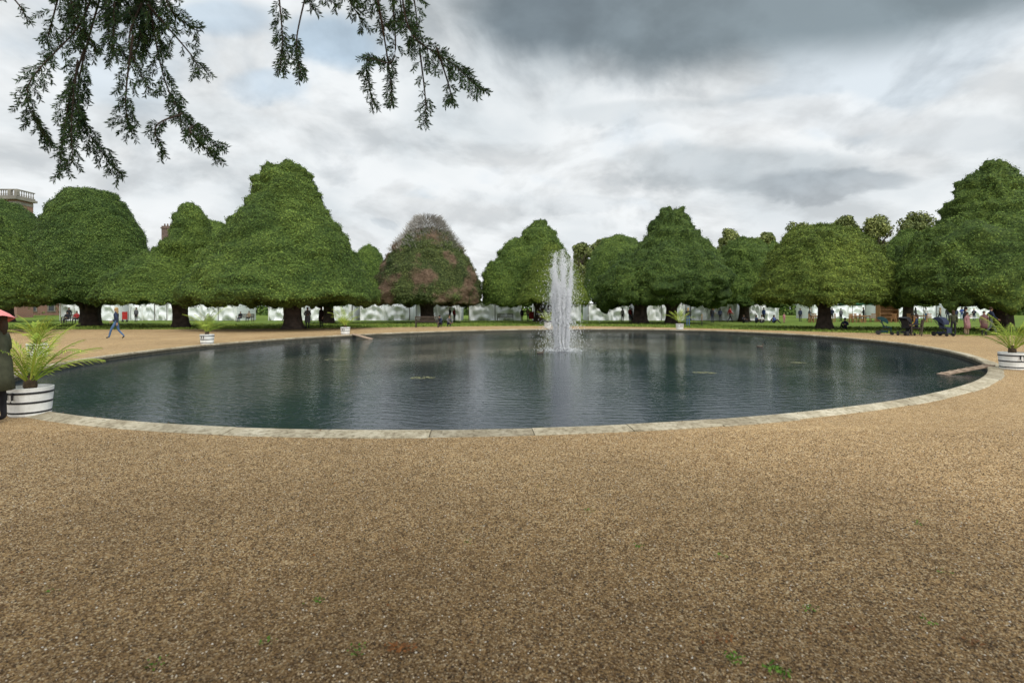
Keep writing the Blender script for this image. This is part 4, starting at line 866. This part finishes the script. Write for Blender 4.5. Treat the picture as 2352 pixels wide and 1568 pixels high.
def blob(ca,ce,ra,re,soft=.55):
    u=mm('DIVIDE',mm('SUBTRACT',aw,ca),ra); v=mm('DIVIDE',mm('SUBTRACT',ew,ce),re)
    d=mm('ADD',mm('MULTIPLY',u,u),mm('MULTIPLY',v,v)); return sstep(mm('MULTIPLY',d,-1),-1.0,-(1-soft))
for (ca,ce,ra,re,am) in [(-.33,.52,.16,.07,.8),(-.58,.55,.14,.05,.6),(-.48,.42,.1,.04,.45)]:
    base=mixc(nt,mm('MULTIPLY',blob(ca,ce,ra,re,.8),am),base,blue)
for (ca,ce,ra,re,am,col) in [(.45,.27,.30,.05,.55,(.42,.48,.52)),(.62,.245,.19,.030,.75,(.36,.41,.45)),(.30,.37,.28,.04,.4,(.50,.56,.60)),(-.26,.165,.05,.014,.85,(.50,.56,.61)),(-.75,.36,.35,.06,.3,(.55,.61,.65)),(.85,.33,.25,.05,.4,(.50,.55,.59)),(.15,.20,.12,.02,.3,(.58,.63,.67))]:
    base=mixc(nt,mm('MULTIPLY',blob(ca,ce,ra,re,.7),am),base,col)
base=mixc(nt,mm('MULTIPLY',blob(.55,.355,.35,.04,.8),.65),base,(.87,.89,.90))
base=mixc(nt,mm('MULTIPLY',sstep(mm('MULTIPLY',Z,-1),-.24,-.05),.7),base,(.87,.89,.90))
ac=mm('SUBTRACT',aw,.42); edge_=mm('ADD',.422,mm('MULTIPLY',mm('MULTIPLY',ac,ac),.33))
dk=sstep(mm('SUBTRACT',ew,edge_),-.03,.09); dk=mm('MULTIPLY',dk,sstep(Y,.15,.45)); dk=mm('MULTIPLY',dk,sstep(aw,-.33,.02))
dcol=mixc(nt,sstep(n1,.3,.7),(.25,.31,.345),(.18,.225,.26))
base=mixc(nt,mm('MULTIPLY',dk,.97),base,dcol)
rel=mm('SUBTRACT',1.0,mm('MULTIPLY',mm('SUBTRACT',n2,n2b),1.0))
cbr=N(nt,'ShaderNodeCombineXYZ'); rel=mm('MINIMUM',mm('MAXIMUM',rel,.86),1.08)
for i in range(3): nt.links.new(rel,cbr.inputs[i])
base=mixc(nt,1.0,base,cbr.outputs[0],'MULTIPLY')
# sky boost around the sun, mostly out of view, added to lift ambient light
dp=N(nt,'ShaderNodeVectorMath',operation='DOT_PRODUCT'); nt.links.new(tc.outputs['Generated'],dp.inputs[0]); dp.inputs[1].default_value=(.335,-.58,.743)
gl=mm('ADD',1.0,mm('MULTIPLY',sstep(dp.outputs['Value'],.0,1.0),1.3)); cg=N(nt,'ShaderNodeCombineXYZ')
for i in range(3): nt.links.new(gl,cg.inputs[i])
base=mixc(nt,1.0,base,cg.outputs[0],'MULTIPLY')
base=mixc(nt,sstep(mm('MULTIPLY',Z,-1),0,.05),base,(.3,.28,.24))
nt.links.new(base,bg.inputs[0]); bg.inputs[1].default_value=1.0
sun=bpy.data.lights.new('sun','SUN'); sun.energy=1.5; sun.angle=R(12); sun.color=(1,.95,.87); so=bpy.data.objects.new('sun',sun); COL.objects.link(so)
so.rotation_euler=(R(42),0,R(30))
# ------------------------------------------------------------ camera
cam=bpy.data.cameras.new('camera'); co_=bpy.data.objects.new('camera',cam); COL.objects.link(co_); S.camera=co_
co_.location=(0,0,1.6); co_.rotation_euler=(R(90),0,0); cam.sensor_width=36; cam.lens=36*1180/2352; cam.shift_y=-76/2352; cam.clip_end=3000; cam.clip_start=.05
cam.dof.use_dof=True; cam.dof.focus_distance=22; cam.dof.aperture_fstop=3.0
S.view_settings.view_transform='Standard'; S.view_settings.look='None'; S.view_settings.exposure=0
